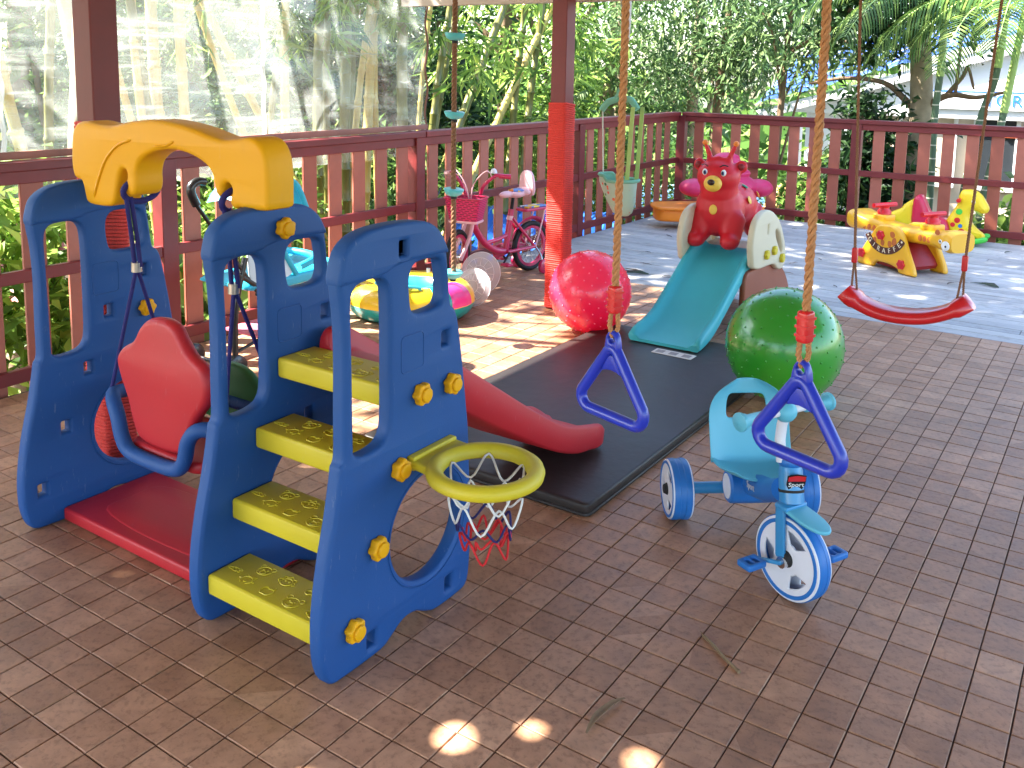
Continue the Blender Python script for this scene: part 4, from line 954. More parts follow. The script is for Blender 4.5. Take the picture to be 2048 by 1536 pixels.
# saddle
g = MB().sph((.155, 0, .565), (.085, .055, .030)).sph((.25, 0, .567), (.07, .028, .024)).sph((.09, 0, .575), (.05, .068, .032)); blob('saddle', g, BKP, bk, .007, 4)
MB().slab(crom([(-.062, .50), (-.066, .60), (-.045, .655), (0, .672), (.045, .655), (.066, .60), (.062, .50)], 3), (), .03, .012, 'yz', .045, Matrix.Translation((0, 0, .05))).obj('saddle_back', BKP, bk, 40)
def cartoon_print():
    m, N, L, b = nodes('bright printed vinyl'); tc = N.new('ShaderNodeTexCoord'); vo = N.new('ShaderNodeTexVoronoi'); vo.inputs['Scale'].default_value = 26; L.new(tc.outputs['Object'], vo.inputs['Vector'])
    s_ = N.new('ShaderNodeSeparateColor'); L.new(vo.outputs['Color'], s_.inputs[0]); r = ramp(N, [(0, (232, 196, 40)), (.3, (226, 120, 40)), (.5, (236, 232, 224)), (.7, (84, 124, 190)), (1, (220, 60, 120))]); r.color_ramp.interpolation = 'CONSTANT'
    L.new(s_.outputs[0], r.inputs[0]); L.new(r.outputs[0], b.inputs['Base Color']); b.inputs['Roughness'].default_value = .35; return m
CP = cartoon_print()
MB().sph((.145, 0, .588), (.075, .048, .014), 18, 8).obj('saddle_print', CP, bk, 180)
MB().cyl((.198, 0, .45), (.180, 0, .56), .012, n=12).obj('seat_post', RUB, bk, 40)
MB().slab(rrect(-.13, -.055, .11, .055, .02, 3), (), .02, .006, 'xy', .445).obj('rear_rack', BK, bk, 40)
MB().slab(rrect(-.12, -.045, .08, .045, .015, 3), (), .012, .005, 'xy', .462).obj('rack_pad', CP, bk, 40)
for cx, a0, a1, sh_ in ((0, 20, 165, 0), ): MB().tube([(cx + (R_ + .022) * math.cos(rad(a)), 0, R_ + (R_ + .022) * math.sin(rad(a))) for a in np.linspace(a0, a1, 20)], .022, 8, ry=.006).obj('mudguard', BK, bk, 60)
MB().tube([(.51, .0 - .0255, .32), (.46, -.0255, .262), (.40, -.0255, .218)], .013, 8, ry=.003).obj('frame_sticker', CP, bk, 60)
MB().slab(crom([(.30, .12), (.31, .20), (.22, .215), (.02, .195), (.02, .165), (.2, .13)], 3), (), .02, .006, 'xz', -.055).obj('chain_guard', BK, bk, 40)
for s in (-1, 1):
    MB().tube([(.26, s * .05, .17), (.26 + s * .07, s * .06, .10)], .007, 8).obj('crank', RUB, bk, 60); MB().slab(rrect(.26 + s * .07 - .03, s * .095 - .035, .26 + s * .07 + .03, s * .095 + .035, .006, 2), (), .018, .005, 'xy', .10).obj('pedal', BK, bk, 40)
    MB().tube([tuple(p) for p in crom([(0, s * .05, R_), (.0, s * .10, .13), (.0, s * .125, .06)], 4, False)], .007, 8).obj('stabiliser_arm', CHR, bk, 60)
    MB().lathe([(0, -.012), (.04, -.014), (.05, -.008), (.05, .008), (.04, .014), (0, .012)], 20, Matrix.Translation((0, s * .135, .05)) @ Matrix.Rotation(PI / 2, 4, 'X')).obj('stabiliser_wheel', BK, bk, 40)

# ================================================================== inflatable ring, round covers
IY = M('yellow inflatable vinyl', (238, 200, 40), .28, .06, 6, coat=.3); IT = M('teal inflatable vinyl', (28, 160, 158), .28, .06, 6, coat=.3); IP = M('pink inflatable vinyl', (226, 60, 150), .28, .06, 6, coat=.3); IC = M('cyan inflatable vinyl', (60, 198, 210), .28, .06, 6, coat=.3)
it = thing('inflatable_ring', 'yellow and teal inflatable baby swim ring on the tiles by the railing', 'swim ring', (-2.31, 2.38, 0), rad(30))
def torus_part(mb, a0, a1, v0, v1, R0=.27, r=.105, sx_=1.0, sy_=.85, nu=48, nv=10):
    us = np.linspace(a0, a1, nu); vs = np.linspace(v0, v1, nv); vv = []
    for u in us:
        for w in vs:
            k = 1 + .012 * math.sin(u * 26) * math.cos(w); vv.append(((R0 + r * k * math.cos(w)) * math.cos(u) * sx_, (R0 + r * k * math.cos(w)) * math.sin(u) * sy_, r * .98 + r * k * math.sin(w) * .98))
    ff = [(i * nv + j, (i + 1) * nv + j, (i + 1) * nv + j + 1, i * nv + j + 1) for i in range(nu - 1) for j in range(nv - 1)]; mb.add(vv, ff); return mb
torus_part(MB(), 0, 2 * PI, -.12, 2.2).obj('yellow_top', IY, it, 180)
torus_part(MB(), 0, 2 * PI, -PI * .72, -.12).obj('teal_underside', IT, it, 180)
torus_part(MB(), 0, 2 * PI, 2.2, 2 * PI - PI * .72).obj('inner_wall', IC, it, 180)
torus_part(MB(), -.75, -.25, -.10, 2.0, r=.1085).obj('pink_panel', IP, it, 180)
torus_part(MB(), -1.05, -.75, -.10, 2.0, r=.108).obj('teal_panel', IT, it, 180)
MB().sph((0, 0, .07), (.22, .18, .045), 24, 8).obj('seat_membrane', IC, it, 180)
for a, rr in ((1.2, .30), (2.6, .28), (3.6, .33), (4.4, .30), (5.2, .26)):
    MB().sph((0, 0, 0), (.018, .018, .003), 12, 6, Matrix.Translation((rr * math.cos(a), rr * math.sin(a) * .85, .204))).obj('printed_dot', M('violet print', (96, 90, 170), .4), it, 180)
MB().tube([tuple(p) for p in crom([(-.05, -.25, .208), (0, -.265, .225), (.07, -.25, .22), (.10, -.235, .207)], 4, False)], .010, 8).obj('handle', IC, it, 60)
for a in (1.3, 1.9): MB().cyl((.26 * math.cos(a), .22 * math.sin(a), .20), (.26 * math.cos(a), .22 * math.sin(a), .228), .012, n=10).obj('valve', WHP, it, 40)
def clear_plastic(name, tint, fac):
    m, N, L, b = nodes(name); out = N['Material Output']; t_ = N.new('ShaderNodeBsdfTransparent'); ms = N.new('ShaderNodeMixShader'); ms.inputs[0].default_value = fac
    b.inputs['Base Color'].default_value = lin(tint); b.inputs['Roughness'].default_value = .3; L.new(t_.outputs[0], ms.inputs[1]); L.new(b.outputs[0], ms.inputs[2]); L.new(ms.outputs[0], out.inputs['Surface']); return m
CLR = clear_plastic('frosted clear plastic', (222, 216, 222), .42); CLW = clear_plastic('white plastic line', (240, 236, 238), .8)
for (x, y, r, tilt, yaw, lab) in ((-2.265, 2.985, .135, 74, 12, 'larger clear plastic disc cover leaning behind the other by the bicycle wheel'), (-2.13, 2.72, .115, 70, 12, 'smaller clear plastic disc cover leaning behind the swim ring, below the rope')):
    Mx = Matrix.Translation((x, y, .0)) @ Matrix.Rotation(rad(yaw), 4, 'Z') @ Matrix.Rotation(rad(tilt), 4, 'X') @ Matrix.Translation((0, r + .004, 0))
    t = thing('disc_cover', lab, 'disc cover', (x, y, 0), 0)
    MB().lathe([(0, .022), (r * .4, .020), (r * .8, .010), (r, 0), (r, -.003), (r * .8, .006), (r * .4, .016), (0, .018)], 40, Mx).obj('disc', CLR, t, 60, True)
    MB().tube([(r * math.cos(a), r * math.sin(a), 0) for a in np.linspace(0, 2 * PI, 41)[:-1]], .0022, 6, True, mtx=Mx).obj('disc_rim', CLW, t, 60, True)
    li = MB()
    for k in range(12):
        a = 2 * PI * k / 12; li.tube([(r * .35 * math.cos(a), r * .35 * math.sin(a), .0225), (r * .72 * math.cos(a), r * .72 * math.sin(a), .0135)], .0014, 4, mtx=Mx)
    for q in (.35, .72): li.tube([(r * q * math.cos(a), r * q * math.sin(a), .0225 if q < .5 else .0135) for a in np.linspace(0, 2 * PI, 31)[:-1]], .0014, 4, True, mtx=Mx)
    o = li.obj('moulded_lines', CLW, t, 60, True); o['kind'] = 'stuff'

# ================================================================== stroller behind the middle panel
SC_ = M('cyan moulded plastic', (40, 176, 206), .4, .05, 6); SCL = M('pale dotted cloth', (206, 222, 230), .8, .05); BLKM = M('black metal tube', (22, 22, 24), .35, .05, 20, coat=.3)
so3 = thing('push_stroller', 'turquoise toddler push stroller with black handle behind the middle blue panel', 'stroller', (-2.2, 1.2, 0))
def T3(name, pts, r, mat, n=10): return MB().tube([tuple(p) for p in (crom(pts, 5, False) if len(pts) > 2 else pts)], r, n).obj(name, mat, so3, 60, True)
T3('handle', [(-2.2, .88, .925), (-2.2, .845, .93), (-2.2, .815, .915), (-2.2, .81, .885), (-2.2, .835, .83)], .019, BLKM)
T3('handle_pole', [(-2.2, .835, .83), (-2.2, 1.16, .38)], .009, BLKM); T3('handle_pole', [(-2.2, 1.16, .38), (-2.2, 1.24, .28)], .016, BLKM)
T3('rear_leg', [(-2.2, 1.09, .56), (-2.2, 1.03, .33), (-2.2, 1.02, .06)], .014, BLKM); T3('frame_tube', [(-2.2, 1.03, .50), (-2.2, 1.3, .32), (-2.2, 1.55, .20)], .012, BLKM)
T3('front_leg', [(-2.2, 1.3, .32), (-2.2, 1.62, .10)], .012, BLKM); T3('axle', [(-2.2, 1.02, .06), (-2.5, 1.02, .06)], .010, BLKM); T3('side_brace', [(-2.2, 1.03, .13), (-2.2, 1.35, .20)], .008, BLKM)
for y, x in ((1.02, -2.2), (1.02, -2.5), (1.62, -2.35)):
    w = MB().lathe([(0, -.02), (.045, -.022), (.058, -.014), (.06, 0), (.058, .014), (.045, .022), (0, .02)], 24, Matrix.Translation((x, y, .06)) @ Matrix.Rotation(PI / 2, 4, 'Y')).obj('wheel', BLKM, so3, 40, True)
MB().slab(crom([(1.10, .40), (1.11, .43), (1.3, .435), (1.60, .44), (1.66, .46), (1.66, .42), (1.58, .385), (1.3, .375)], 3), (), .34, .02, 'yz', -2.36).obj('seat_pan', SC_, so3, 40, True)
MB().slab(crom([(1.12, .43), (1.20, .43), (1.37, .44), (1.24, .66), (1.17, .80), (1.11, .80), (1.10, .62)], 3), (), .012, .005, 'yz', -2.2).obj('side_cloth', SCL, so3, 40, True)
T3('cloth_edge', [(-2.192, 1.39, .43), (-2.192, 1.25, .66), (-2.192, 1.17, .82)], .014, SC_)
T3('canopy_bow', [(-2.2, 1.15, .80), (-2.2, 1.28, .90), (-2.2, 1.40, .87), (-2.2, 1.47, .74)], .014, SC_)
T3('canopy_bow', [(-2.5, 1.15, .80), (-2.5, 1.28, .90), (-2.5, 1.40, .87), (-2.5, 1.47, .74)], .014, SC_)
v = []; pth = crom([(1.12, .78), (1.17, .84), (1.28, .905), (1.40, .875), (1.48, .73)], 5, False)
MB().loft([[(-2.2, p[0], p[1]), (-2.35, p[0], p[1] + .03), (-2.5, p[0], p[1])] for p in pth], closed=False, caps=False).obj('canopy', SC_, so3, 60, True)
T3('play_bar', [(-2.2, 1.42, .46), (-2.2, 1.52, .49), (-2.35, 1.57, .49), (-2.5, 1.52, .49), (-2.5, 1.42, .46)], .018, SC_)
MB().box((-2.36, 1.35, .15), (.26, .3, .012)).obj('lower_tray', M('pink tray', (226, 110, 130), .5), so3, 0, True)

# ================================================================== giraffe seesaw
SY = M('golden plastic', (236, 174, 30), .4, .05, 5, coat=.15); SR = M('scarlet plastic', (212, 22, 34), .35, .05, 6, coat=.2); SDK = M('dark red plastic', (150, 26, 26), .45, .06); PAT = M('brown giraffe print', (196, 104, 44), .45, .08); DBR = M('dark brown print', (84, 40, 24), .5); CRM = M('cream print', (240, 224, 190), .5)
HS = -33
ss = thing('seesaw', 'yellow giraffe seesaw with red handles and brown lettering on the deck', 'seesaw', (-.24, 5.58, 0), rad(HS))
AP = crom([(-.30, .0), (-.31, .03), (-.27, .10), (-.19, .22), (-.12, .31), (-.04, .335), (.05, .33), (.12, .28), (.17, .18), (.235, .06), (.25, .01), (.23, -.0), (.12, 0.0), (.09, .03), (.0, .048), (-.10, .045), (-.14, .02), (-.16, .0)], 4)
for s in (-1, 1):
    p = MB().slab(AP, (), .055, .02, 'xz', s * .15).obj('side_panel', SY, ss, 36)
    for x, z in ((-.25, .085), (.14, .07), (-.07, .25)):
        k = MB().slab([(q[0] * 1.25, q[1] * 1.25) for q in KN], (), .026, .008, 'xz', s * .18).obj('knob', SR, p, 40); k.location = (x, 0, z)
ap = MB()
FM = lambda x, z, rot=0, y=-.1785: Matrix.Translation((x, y, z)) @ Matrix.Rotation(PI / 2, 4, 'X') @ Matrix.Rotation(rot, 4, 'Z')
arc_c = (-.03, .33); bandp = [(arc_c[0] + .215 * math.cos(rad(a)), arc_c[1] + .215 * math.sin(rad(a))) for a in np.linspace(207, 333, 20)] + [(arc_c[0] + .165 * math.cos(rad(a)), arc_c[1] + .165 * math.sin(rad(a))) for a in np.linspace(333, 207, 20)]
lb = MB().slab(bandp, (), .004, .001, 'xz', -.1785).obj('name_band', DBR, ss, 30)
tx = MB()
for k, ch in enumerate('GIRAFFE'):
    a = rad(222 + 96 * k / 6); addmesh(tx, textmesh(ch, .05, .0008), FM(arc_c[0] + .190 * math.cos(a), arc_c[1] + .190 * math.sin(a), a + PI / 2, -.1815))
tx.obj('lettering', CRM, lb, 0)
for a in (211, 329): MB().slab(circ(arc_c[0] + .19 * math.cos(rad(a)), arc_c[1] + .19 * math.sin(rad(a)), .008, 12), (), .003, .001, 'xz', -.181).obj('band_dot', CRM, lb, 30)
for x, z, r in ((-.13, .20, .022), (-.10, .25, .02), (-.05, .20, .02), (.04, .27, .022), (.06, .22, .024), (.02, .20, .02), (.08, .17, .018), (.05, .16, .016)): MB().slab(crom([(x + r * math.cos(a) * rng.uniform(.8, 1.2), z + r * 1.2 * math.sin(a) * rng.uniform(.8, 1.2)) for a in np.linspace(0, 2 * PI, 6)[:-1]], 3), (), .003, .001, 'xz', -.1785).obj('coat_patch', PAT, ss, 30)
secs = []
for u in np.linspace(-1, 1, 25):
    x = .50 * u; z = .285 - .015 * math.cos(u * PI) + (.01 if u < 0 else -.02) * abs(u) ** 2; w = .10 + .035 * max(0, abs(u) - .55) / .45; h = .055 + .03 * max(0, abs(u) - .6) / .4
    if abs(u) > .94: w *= .82; h *= .8
    secs.append([(x, w * abs(math.cos(a)) ** .6 * math.copysign(1, math.cos(a)), z + h * abs(math.sin(a)) ** .6 * math.copysign(1, math.sin(a))) for a in np.linspace(0, 2 * PI, 21)[:-1]])
MB().loft(secs).obj('beam', SY, ss, 50)
for s in (-1, 1):
    h = MB().tube([tuple(p) for p in crom([(s * .23, 0, .31), (s * .23, 0, .40), (s * .23, 0, .435)], 3, False)], [.05] * 4 + [.035] * 2 + [.04], 12).tube([(s * .23, -.11, .445), (s * .23, .11, .445)], .018, 10).obj('handle', SR, ss, 50)
    MB().slab(rrect(s * .23 - .065, -.06, s * .23 + .065, .06, .02, 3), (), .05, .012, 'xy', .35).obj('handle_mount', SY, ss, 40)
    if s > 0:
        for (x, z, r, mt_) in ((.43, .29, .014, WHT), (.43, .29, .007, BLK), (.475, .265, .034, WHT), (.478, .262, .008, BLK), (.385, .345, .02, PAT)): MB().slab(circ(x, z, r, 16), (), .004, .001, 'xz', -.120 - .001 * (mt_ is BLK) - .018 * (x > .42)).obj('face_print', mt_, ss, 30)
for x in (.22, .26, .30, .34, -.22, -.27, -.32): MB().slab(crom([(x + .017 * math.cos(a) * rng.uniform(.8, 1.2), .275 + .022 * math.sin(a) * rng.uniform(.8, 1.2)) for a in np.linspace(0, 2 * PI, 6)[:-1]], 3), (), .004, .001, 'xz', -.1015).obj('coat_patch', PAT, ss, 30)
MB().sph((-.505, -.0, .29), (.02, .05, .04), 14, 8).obj('snout_print', M('pale pink print', (230, 180, 178), .5), ss, 180)
MB().slab(crom([(-.22, .03), (-.12, .17), (0, .21), (.1, .17), (.18, .03)], 4), (), .25, .01, 'xz', 0).obj('inner_block', SDK, ss, 40)

# clear tub behind the seesaw
ct = thing('clear_tub', 'small clear plastic tub standing on the deck behind the giraffe seesaw', 'tub', (-.55, 5.98, 0))
MB().lathe([(.001, .002), (.065, .002), (.068, .01), (.085, .19), (.090, .194), (.090, .20), (.082, .198), (.064, .014), (.001, .008)], 28).obj('tub_wall', clear_plastic('clear plastic', (216, 224, 232), .22), ct, 50)
for z in (.05, .10, .15): MB().tube([((.0675 + .0175 * z / .19 + .002) * math.cos(a), (.0675 + .0175 * z / .19 + .002) * math.sin(a), z) for a in np.linspace(0, 2 * PI, 29)[:-1]], .002, 5, True).obj('tub_rib', CLR, ct, 60)

# ================================================================== rocking giraffe
RYL = M('lemon yellow plastic', (240, 204, 26), .4, .05, 5, coat=.15); RPK = M('raspberry plastic', (204, 24, 66), .38, .05, 5, coat=.2); RGN = M('lime plastic', (70, 196, 66), .4, .05, 5, coat=.15)
rg = thing('rocking_giraffe', 'yellow rocking giraffe with pink seat and green rockers by the far railing', 'rocking toy', (-.26, 7.0, 0), rad(2))
k_ = lambda pts: [((x - 1300) * .000655, (806 - y) * .000622) for x, y in pts]
HEAD = k_([(1600, 60), (1700, 58), (1790, 110), (1850, 200), (1893, 285), (1880, 350), (1820, 372), (1760, 345), (1705, 335), (1675, 400), (1700, 500), (1780, 590), (1865, 665), (1850, 722), (1700, 705), (1560, 700), (1470, 680), (1415, 570), (1410, 490), (1470, 370), (1520, 260), (1528, 170), (1556, 85)])
MB().slab(crom(HEAD, 4), (), .13, .05, 'xz', 0, None, 4).obj('head_and_neck', RYL, rg, 50)
MB().slab(crom(k_([(1000, 240), (1040, 188), (1090, 190), (1140, 260), (1195, 390), (1270, 455), (1400, 490), (1450, 600), (1430, 660), (1330, 700), (1220, 730), (1150, 720), (1000, 600), (985, 400)]), 4), (), .20, .045, 'xz', 0, None, 4).obj('seat', RPK, rg, 50)
MB().slab(crom(k_([(1010, 275), (940, 280), (880, 330), (840, 390), (770, 430), (700, 480), (720, 560), (900, 660), (1010, 660)]), 4), (), .15, .04, 'xz', 0, None, 4).obj('hind_body', RYL, rg, 50)
for s in (-1, 1):
    MB().tube([(p[0], s * .11, p[1]) for p in crom(k_([(665, 545), (760, 580), (900, 660), (1050, 720), (1300, 762), (1550, 770), (1750, 745), (1915, 690)]), 4, False)], [.012] + [.024] * 27 + [.012], 10).obj('rocker', RGN, rg, 60)
    e = MB().sph((.27, s * .062, .372), (.017, .009, .02), 14, 8).obj('eye', WHT, rg, 180); MB().sph((.274, s * .068, .370), (.009, .006, .012), 12, 8).obj('pupil', BLUEY, e, 180)
    for zx, zy, r, mt_ in ((1555, 360, .026, RGN), (1540, 480, .024, SR), (1490, 545, .02, SR), (1580, 555, .017, TBD), (1600, 640, .03, SR), (1685, 648, .014, RGN)):
        (x, z), = k_([(zx, zy)]); MB().slab(circ(x, z, r, 18), (), .006, .002, 'xz', s * .0655).obj('spot', mt_, rg, 30)
MB().tube([((1545 - 1300) * .000655, -.12, (806 - 200) * .000622), ((1545 - 1300) * .000655, .12, (806 - 200) * .000622)], .018, 10).obj('handle', SR, rg, 50)
for zy in (560, 700): (x, z), = k_([(1150, zy)]); 
MB().slab(rrect(-.36, -.115, .3, .115, .03, 3), (), .03, .01, 'xy', .055).obj('rocker_bridge', RGN, rg, 40)

# ================================================================== litter on the floor
DRY = M('dry leaf', (128, 106, 78), .85, .2, 60); DRK = M('dark dry leaf', (74, 66, 58), .85, .25, 60); GRL = M('fallen green leaf', (54, 70, 48), .7, .2, 60)
def leafstrip(name, a, b, w, mat, label, cat, group=None, curl=.006, seed=0):
    g = random.Random(seed); A = Vector(a); Bv = Vector(b); d = Bv - A; L0 = d.length; nrm = Vector((-d.y, d.x, 0)).normalized(); pts = []
    mb = MB(); v = []
    for i in range(9):
        t_ = i / 8; c = A.lerp(Bv, t_) + nrm * (.06 * L0 * math.sin(PI * t_) * g.choice((-1, 1)) if 0 else .07 * L0 * math.sin(PI * t_)); h = .004 + curl * math.sin(PI * t_) * (1 + .4 * math.sin(t_ * 9)); q = w * (math.sin(PI * min(1, .06 + t_ * .9)) ** .8)
        v += [tuple(c + nrm * q + Vector((0, 0, h + q * .35))), tuple(c + Vector((0, 0, h))), tuple(c - nrm * q + Vector((0, 0, h + q * .3)))]
    v2 = [(p[0], p[1], p[2] + .0012) for p in v]; n = len(v)
    f = [(i * 3 + j, i * 3 + j + 1, i * 3 + j + 4, i * 3 + j + 3) for i in range(8) for j in range(2)]
    mb.add(v + v2, f + [tuple(n + q for q in ff[::-1]) for ff in f] + [(i * 3, i * 3 + 3, n + i * 3 + 3, n + i * 3) for i in range(8)] + [(i * 3 + 2, n + i * 3 + 2, n + i * 3 + 5, i * 3 + 5) for i in range(8)])
    return tag(mb.obj(name, mat, None, 60), label, cat, group)
leafstrip('dry_leaf', (.234, -.044, 0), (.251, .107, 0), .0085, DRY, 'long dry tan leaf curled on the tiles in the foreground', 'leaf')
tw = MB().tube([tuple(p) for p in crom([(.300, .442, .004), (.34, .415, .006), (.38, .385, .005), (.434, .35, .005)], 4, False)], [.002] + [.004] * 11 + [.0055], 6).tube([(.305, .438, .004), (.293, .452, .004)], .0015, 5).obj('twig', DRY, None, 60)
tag(tw, 'thin dry twig lying on the tiles in front of the tricycle', 'twig')
g = random.Random(11)
for k in range(30):
    x, y = g.uniform(-2.4, 1.0), g.uniform(4.05, 7.0)
    a = g.uniform(0, PI); L0 = g.uniform(.05, .13)
    leafstrip('deck_leaf', (x, y, -.002), (x + L0 * math.cos(a), y + L0 * math.sin(a) * .7, -.002), g.uniform(.004, .009), g.choice((DRK, DRK, DRY, GRL)), 'small dry leaf scattered on the grey deck boards', 'leaf', 'dry leaves scattered on the deck', .004, k)
for (x, y, lab) in ((-1.66, 4.20, 'fan of dark palm leaflets on the deck edge behind the pink ball'), (.42, 5.32, 'fan of dark palm leaflets on the deck right of the seesaw')):
    t = thing('palm_sprig', lab, 'palm leaf', (x, y, 0))
    for j in range(6):
        a = rad(-25 + 40 * j / 5 + (150 if x > 0 else 190)); L0 = g.uniform(.14, .26)
        mb = MB().tube([(0, 0, .004), (L0 * .5 * math.cos(a), L0 * .5 * math.sin(a), .014), (L0 * math.cos(a), L0 * math.sin(a), .004)], [.004, .007, .001], 6, ry=.0015); mb.obj('leaflet', GRL if j % 2 else DRK, t, 60)
# ================================================================== vegetation
def leaf_mat(name, stops, transl=.45, rough=.5):
    m, N, L, b = nodes(name); g = N.new('ShaderNodeNewGeometry'); out = N['Material Output']
    r = ramp(N, stops); L.new(g.outputs['Random Per Island'], r.inputs[0]); L.new(r.outputs[0], b.inputs['Base Color'])
    b.inputs['Roughness'].default_value = rough; b.inputs['Specular IOR Level'].default_value = .4
    t = N.new('ShaderNodeBsdfTranslucent'); hs = N.new('ShaderNodeHueSaturation'); hs.inputs['Value'].default_value = 1.4; hs.inputs['Saturation'].default_value = .92
    L.new(r.outputs[0], hs.inputs['Color']); L.new(hs.outputs[0], t.inputs['Color'])
    ms = N.new('ShaderNodeMixShader'); ms.inputs[0].default_value = transl; L.new(b.outputs[0], ms.inputs[1]); L.new(t.outputs[0], ms.inputs[2]); L.new(ms.outputs[0], out.inputs['Surface'])
    return m
LG1 = leaf_mat('mid green leaves', [(0, (46, 74, 30)), (.5, (74, 108, 42)), (.85, (108, 140, 56)), (1, (150, 164, 84))])
LG2 = leaf_mat('yellow green leaves', [(0, (66, 96, 34)), (.5, (108, 142, 48)), (1, (164, 184, 80))])
LG3 = leaf_mat('dark green leaves', [(0, (24, 46, 26)), (.6, (40, 70, 36)), (1, (72, 100, 50))])
LG4 = leaf_mat('grey green leaves', [(0, (58, 84, 52)), (.5, (88, 116, 66)), (1, (136, 156, 100))])
BARK = M('brown bark', (118, 94, 70), .9, .3, 14, .9, 40); BARKP = M('pale bark', (150, 134, 108), .9, .3, 12, .8, 40)
nrng = np.random.default_rng(7)
def leafmesh(name, P, L0, W0, mat, droop=.25, fold=.18):
    n = len(P); d = nrng.normal(size=(n, 3)); d[:, 2] = d[:, 2] * .6 - droop; d /= np.linalg.norm(d, axis=1)[:, None]
    s = np.cross(d, nrng.normal(size=(n, 3)) * .6 + [0, 0, 1]); s /= np.linalg.norm(s, axis=1)[:, None] + 1e-9
    u = np.cross(s, d); k = nrng.uniform(.6, 1.3, (n, 1)); L_ = L0 * k; W_ = W0 * k
    a = P; m1 = P + d * L_ * .42; tip = P + d * L_ - np.array([0, 0, 1]) * L_ * .12
    v = np.stack([a, m1 + s * W_ / 2 + u * W_ * fold, tip, m1 - s * W_ / 2 + u * W_ * fold], 1).reshape(-1, 3)
    i = np.arange(n)[:, None] * 4; f = np.concatenate([i + [0, 2, 1], i + [0, 3, 2]], 1).reshape(-1, 3)
    return npmesh(name, v, f, mat)
def clumps(c, r, k, per, sig, lo=.25):
    c = np.array(c); r = np.array(r); d = nrng.normal(size=(k, 3)); d /= np.linalg.norm(d, axis=1)[:, None]
    q = c + d * r * nrng.uniform(lo, 1, (k, 1)) ** .6
    n = nrng.poisson(per, k).clip(3); P = np.repeat(q, n, 0); return P + nrng.normal(size=P.shape) * sig * np.repeat(nrng.uniform(.6, 1.4, k), n)[:, None], q
def tree(name, label, base, top, r0, crown_c, crown_r, k, per, sig, L0, W0, mat, bark=BARK, cat='tree', branches=6, droop=.25, group=None, lo=.25):
    t = thing(name, label, cat, base, 0, group)
    P, q = clumps(crown_c, crown_r, k, per, sig, lo); b = Vector(base); tp = Vector(top)
    mid = b.lerp(tp, .5) + Vector((rng.uniform(-.15, .15), rng.uniform(-.15, .15), 0)); path = crom([tuple(b), tuple(mid), tuple(tp)], 5, False)
    mb = MB().tube([tuple(p) for p in path], [r0 * (1.25 - .75 * i / (len(path) - 1)) for i in range(len(path))], 10)
    for j in range(branches):
        s_ = Vector(path[rng.randrange(4, len(path))]); e = Vector(tuple(q[rng.randrange(len(q))])); m_ = s_.lerp(e, .5) + Vector((0, 0, .25)); mb.tube([tuple(p) for p in crom([tuple(s_), tuple(m_), tuple(e)], 4, False)], [r0 * .45 * (1 - .085 * i) for i in range(9)], 6)
    mb.obj('trunk', bark, t, 60, True)
    mkobj('crown', leafmesh('crown', P, L0, W0, mat, droop), None, t, True)
    return t
# trees beyond the left railing, behind the plastic sheet
tree('broadleaf_tree', 'leafy tree far left behind the plastic sheet', (-8.6, 3.4, -2.2), (-8.5, 3.5, 2.6), .14, (-8.3, 3.6, 1.4), (1.7, 1.9, 2.4), 150, 75, .22, .16, .07, LG1)
tree('broadleaf_tree', 'pale leafy tree behind the plastic sheet, beyond the leaning bamboo', (-9.0, 6.2, -2.4), (-9.0, 6.0, 2.6), .15, (-8.8, 6.0, 1.3), (1.9, 1.7, 2.5), 150, 75, .24, .17, .075, LG4)
tree('broadleaf_tree', 'dark leafy tree behind the right part of the plastic sheet', (-7.6, 8.2, -2.2), (-7.6, 8.0, 2.6), .14, (-7.4, 7.8, 1.3), (1.7, 1.6, 2.3), 150, 70, .22, .15, .065, LG3)
tree('broadleaf_tree', 'bright yellow green tree between the bamboo stems and the wrapped post', (-7.0, 10.4, -2.2), (-7.0, 10.2, 3), .14, (-7.0, 10.3, 1.3), (1.5, 1.6, 2.4), 105, 60, .2, .14, .06, LG2)
tree('broadleaf_tree', 'fine leaved tree just right of the wrapped post', (-5.6, 11.0, -2.2), (-5.5, 11, 3.2), .12, (-5.6, 11.0, 1.4), (1.25, 1.4, 2.4), 110, 60, .18, .12, .05, LG1, BARKP)
tree('broadleaf_tree', 'grey green drooping tree above the deck corner', (-4.35, 11.2, -2.2), (-4.3, 11.3, 3.2), .11, (-4.3, 10.6, 1.9), (1.2, 1.3, 1.6), 90, 60, .18, .12, .038, LG4, BARKP, droop=.7)
tree('broadleaf_tree', 'slim trunked tree with drooping leaves left of the blue roof', (-3.6, 10.2, -2.0), (-3.4, 10.3, 3.2), .07, (-3.3, 10.2, 2.25), (1.05, 1.1, 1.1), 80, 55, .17, .12, .038, LG4, BARK, droop=.8)
tree('broadleaf_tree', 'tree with hanging leaf sprays in front of the blue tiled roof', (-2.75, 9.9, -2.0), (-2.5, 9.8, 3.0), .05, (-2.2, 9.7, 2.0), (1.0, .7, .75), 48, 38, .16, .15, .036, LG4, BARK, droop=.9)
tree('broadleaf_tree', 'small sunlit bush low behind the far left railing', (-5.4, 8.6, -1.9), (-5.3, 8.6, .3), .05, (-5.3, 8.7, -.35), (1.1, 1.2, .95), 100, 70, .17, .10, .04, LG2, cat='bush')
tree('broadleaf_tree', 'flowering bush low behind the corner of the two railings', (-3.5, 9.0, -1.7), (-3.5, 9.0, .3), .05, (-3.5, 9.1, -.3), (.85, .85, .85), 80, 60, .16, .09, .04, LG1, cat='bush')
tree('broadleaf_tree', 'dark shrub behind the far railing right of its post', (-1.30, 8.75, -1.7), (-1.3, 8.75, 1.0), .05, (-1.28, 8.75, .25), (.30, .3, 1.0), 60, 60, .13, .14, .05, LG3, cat='bush')
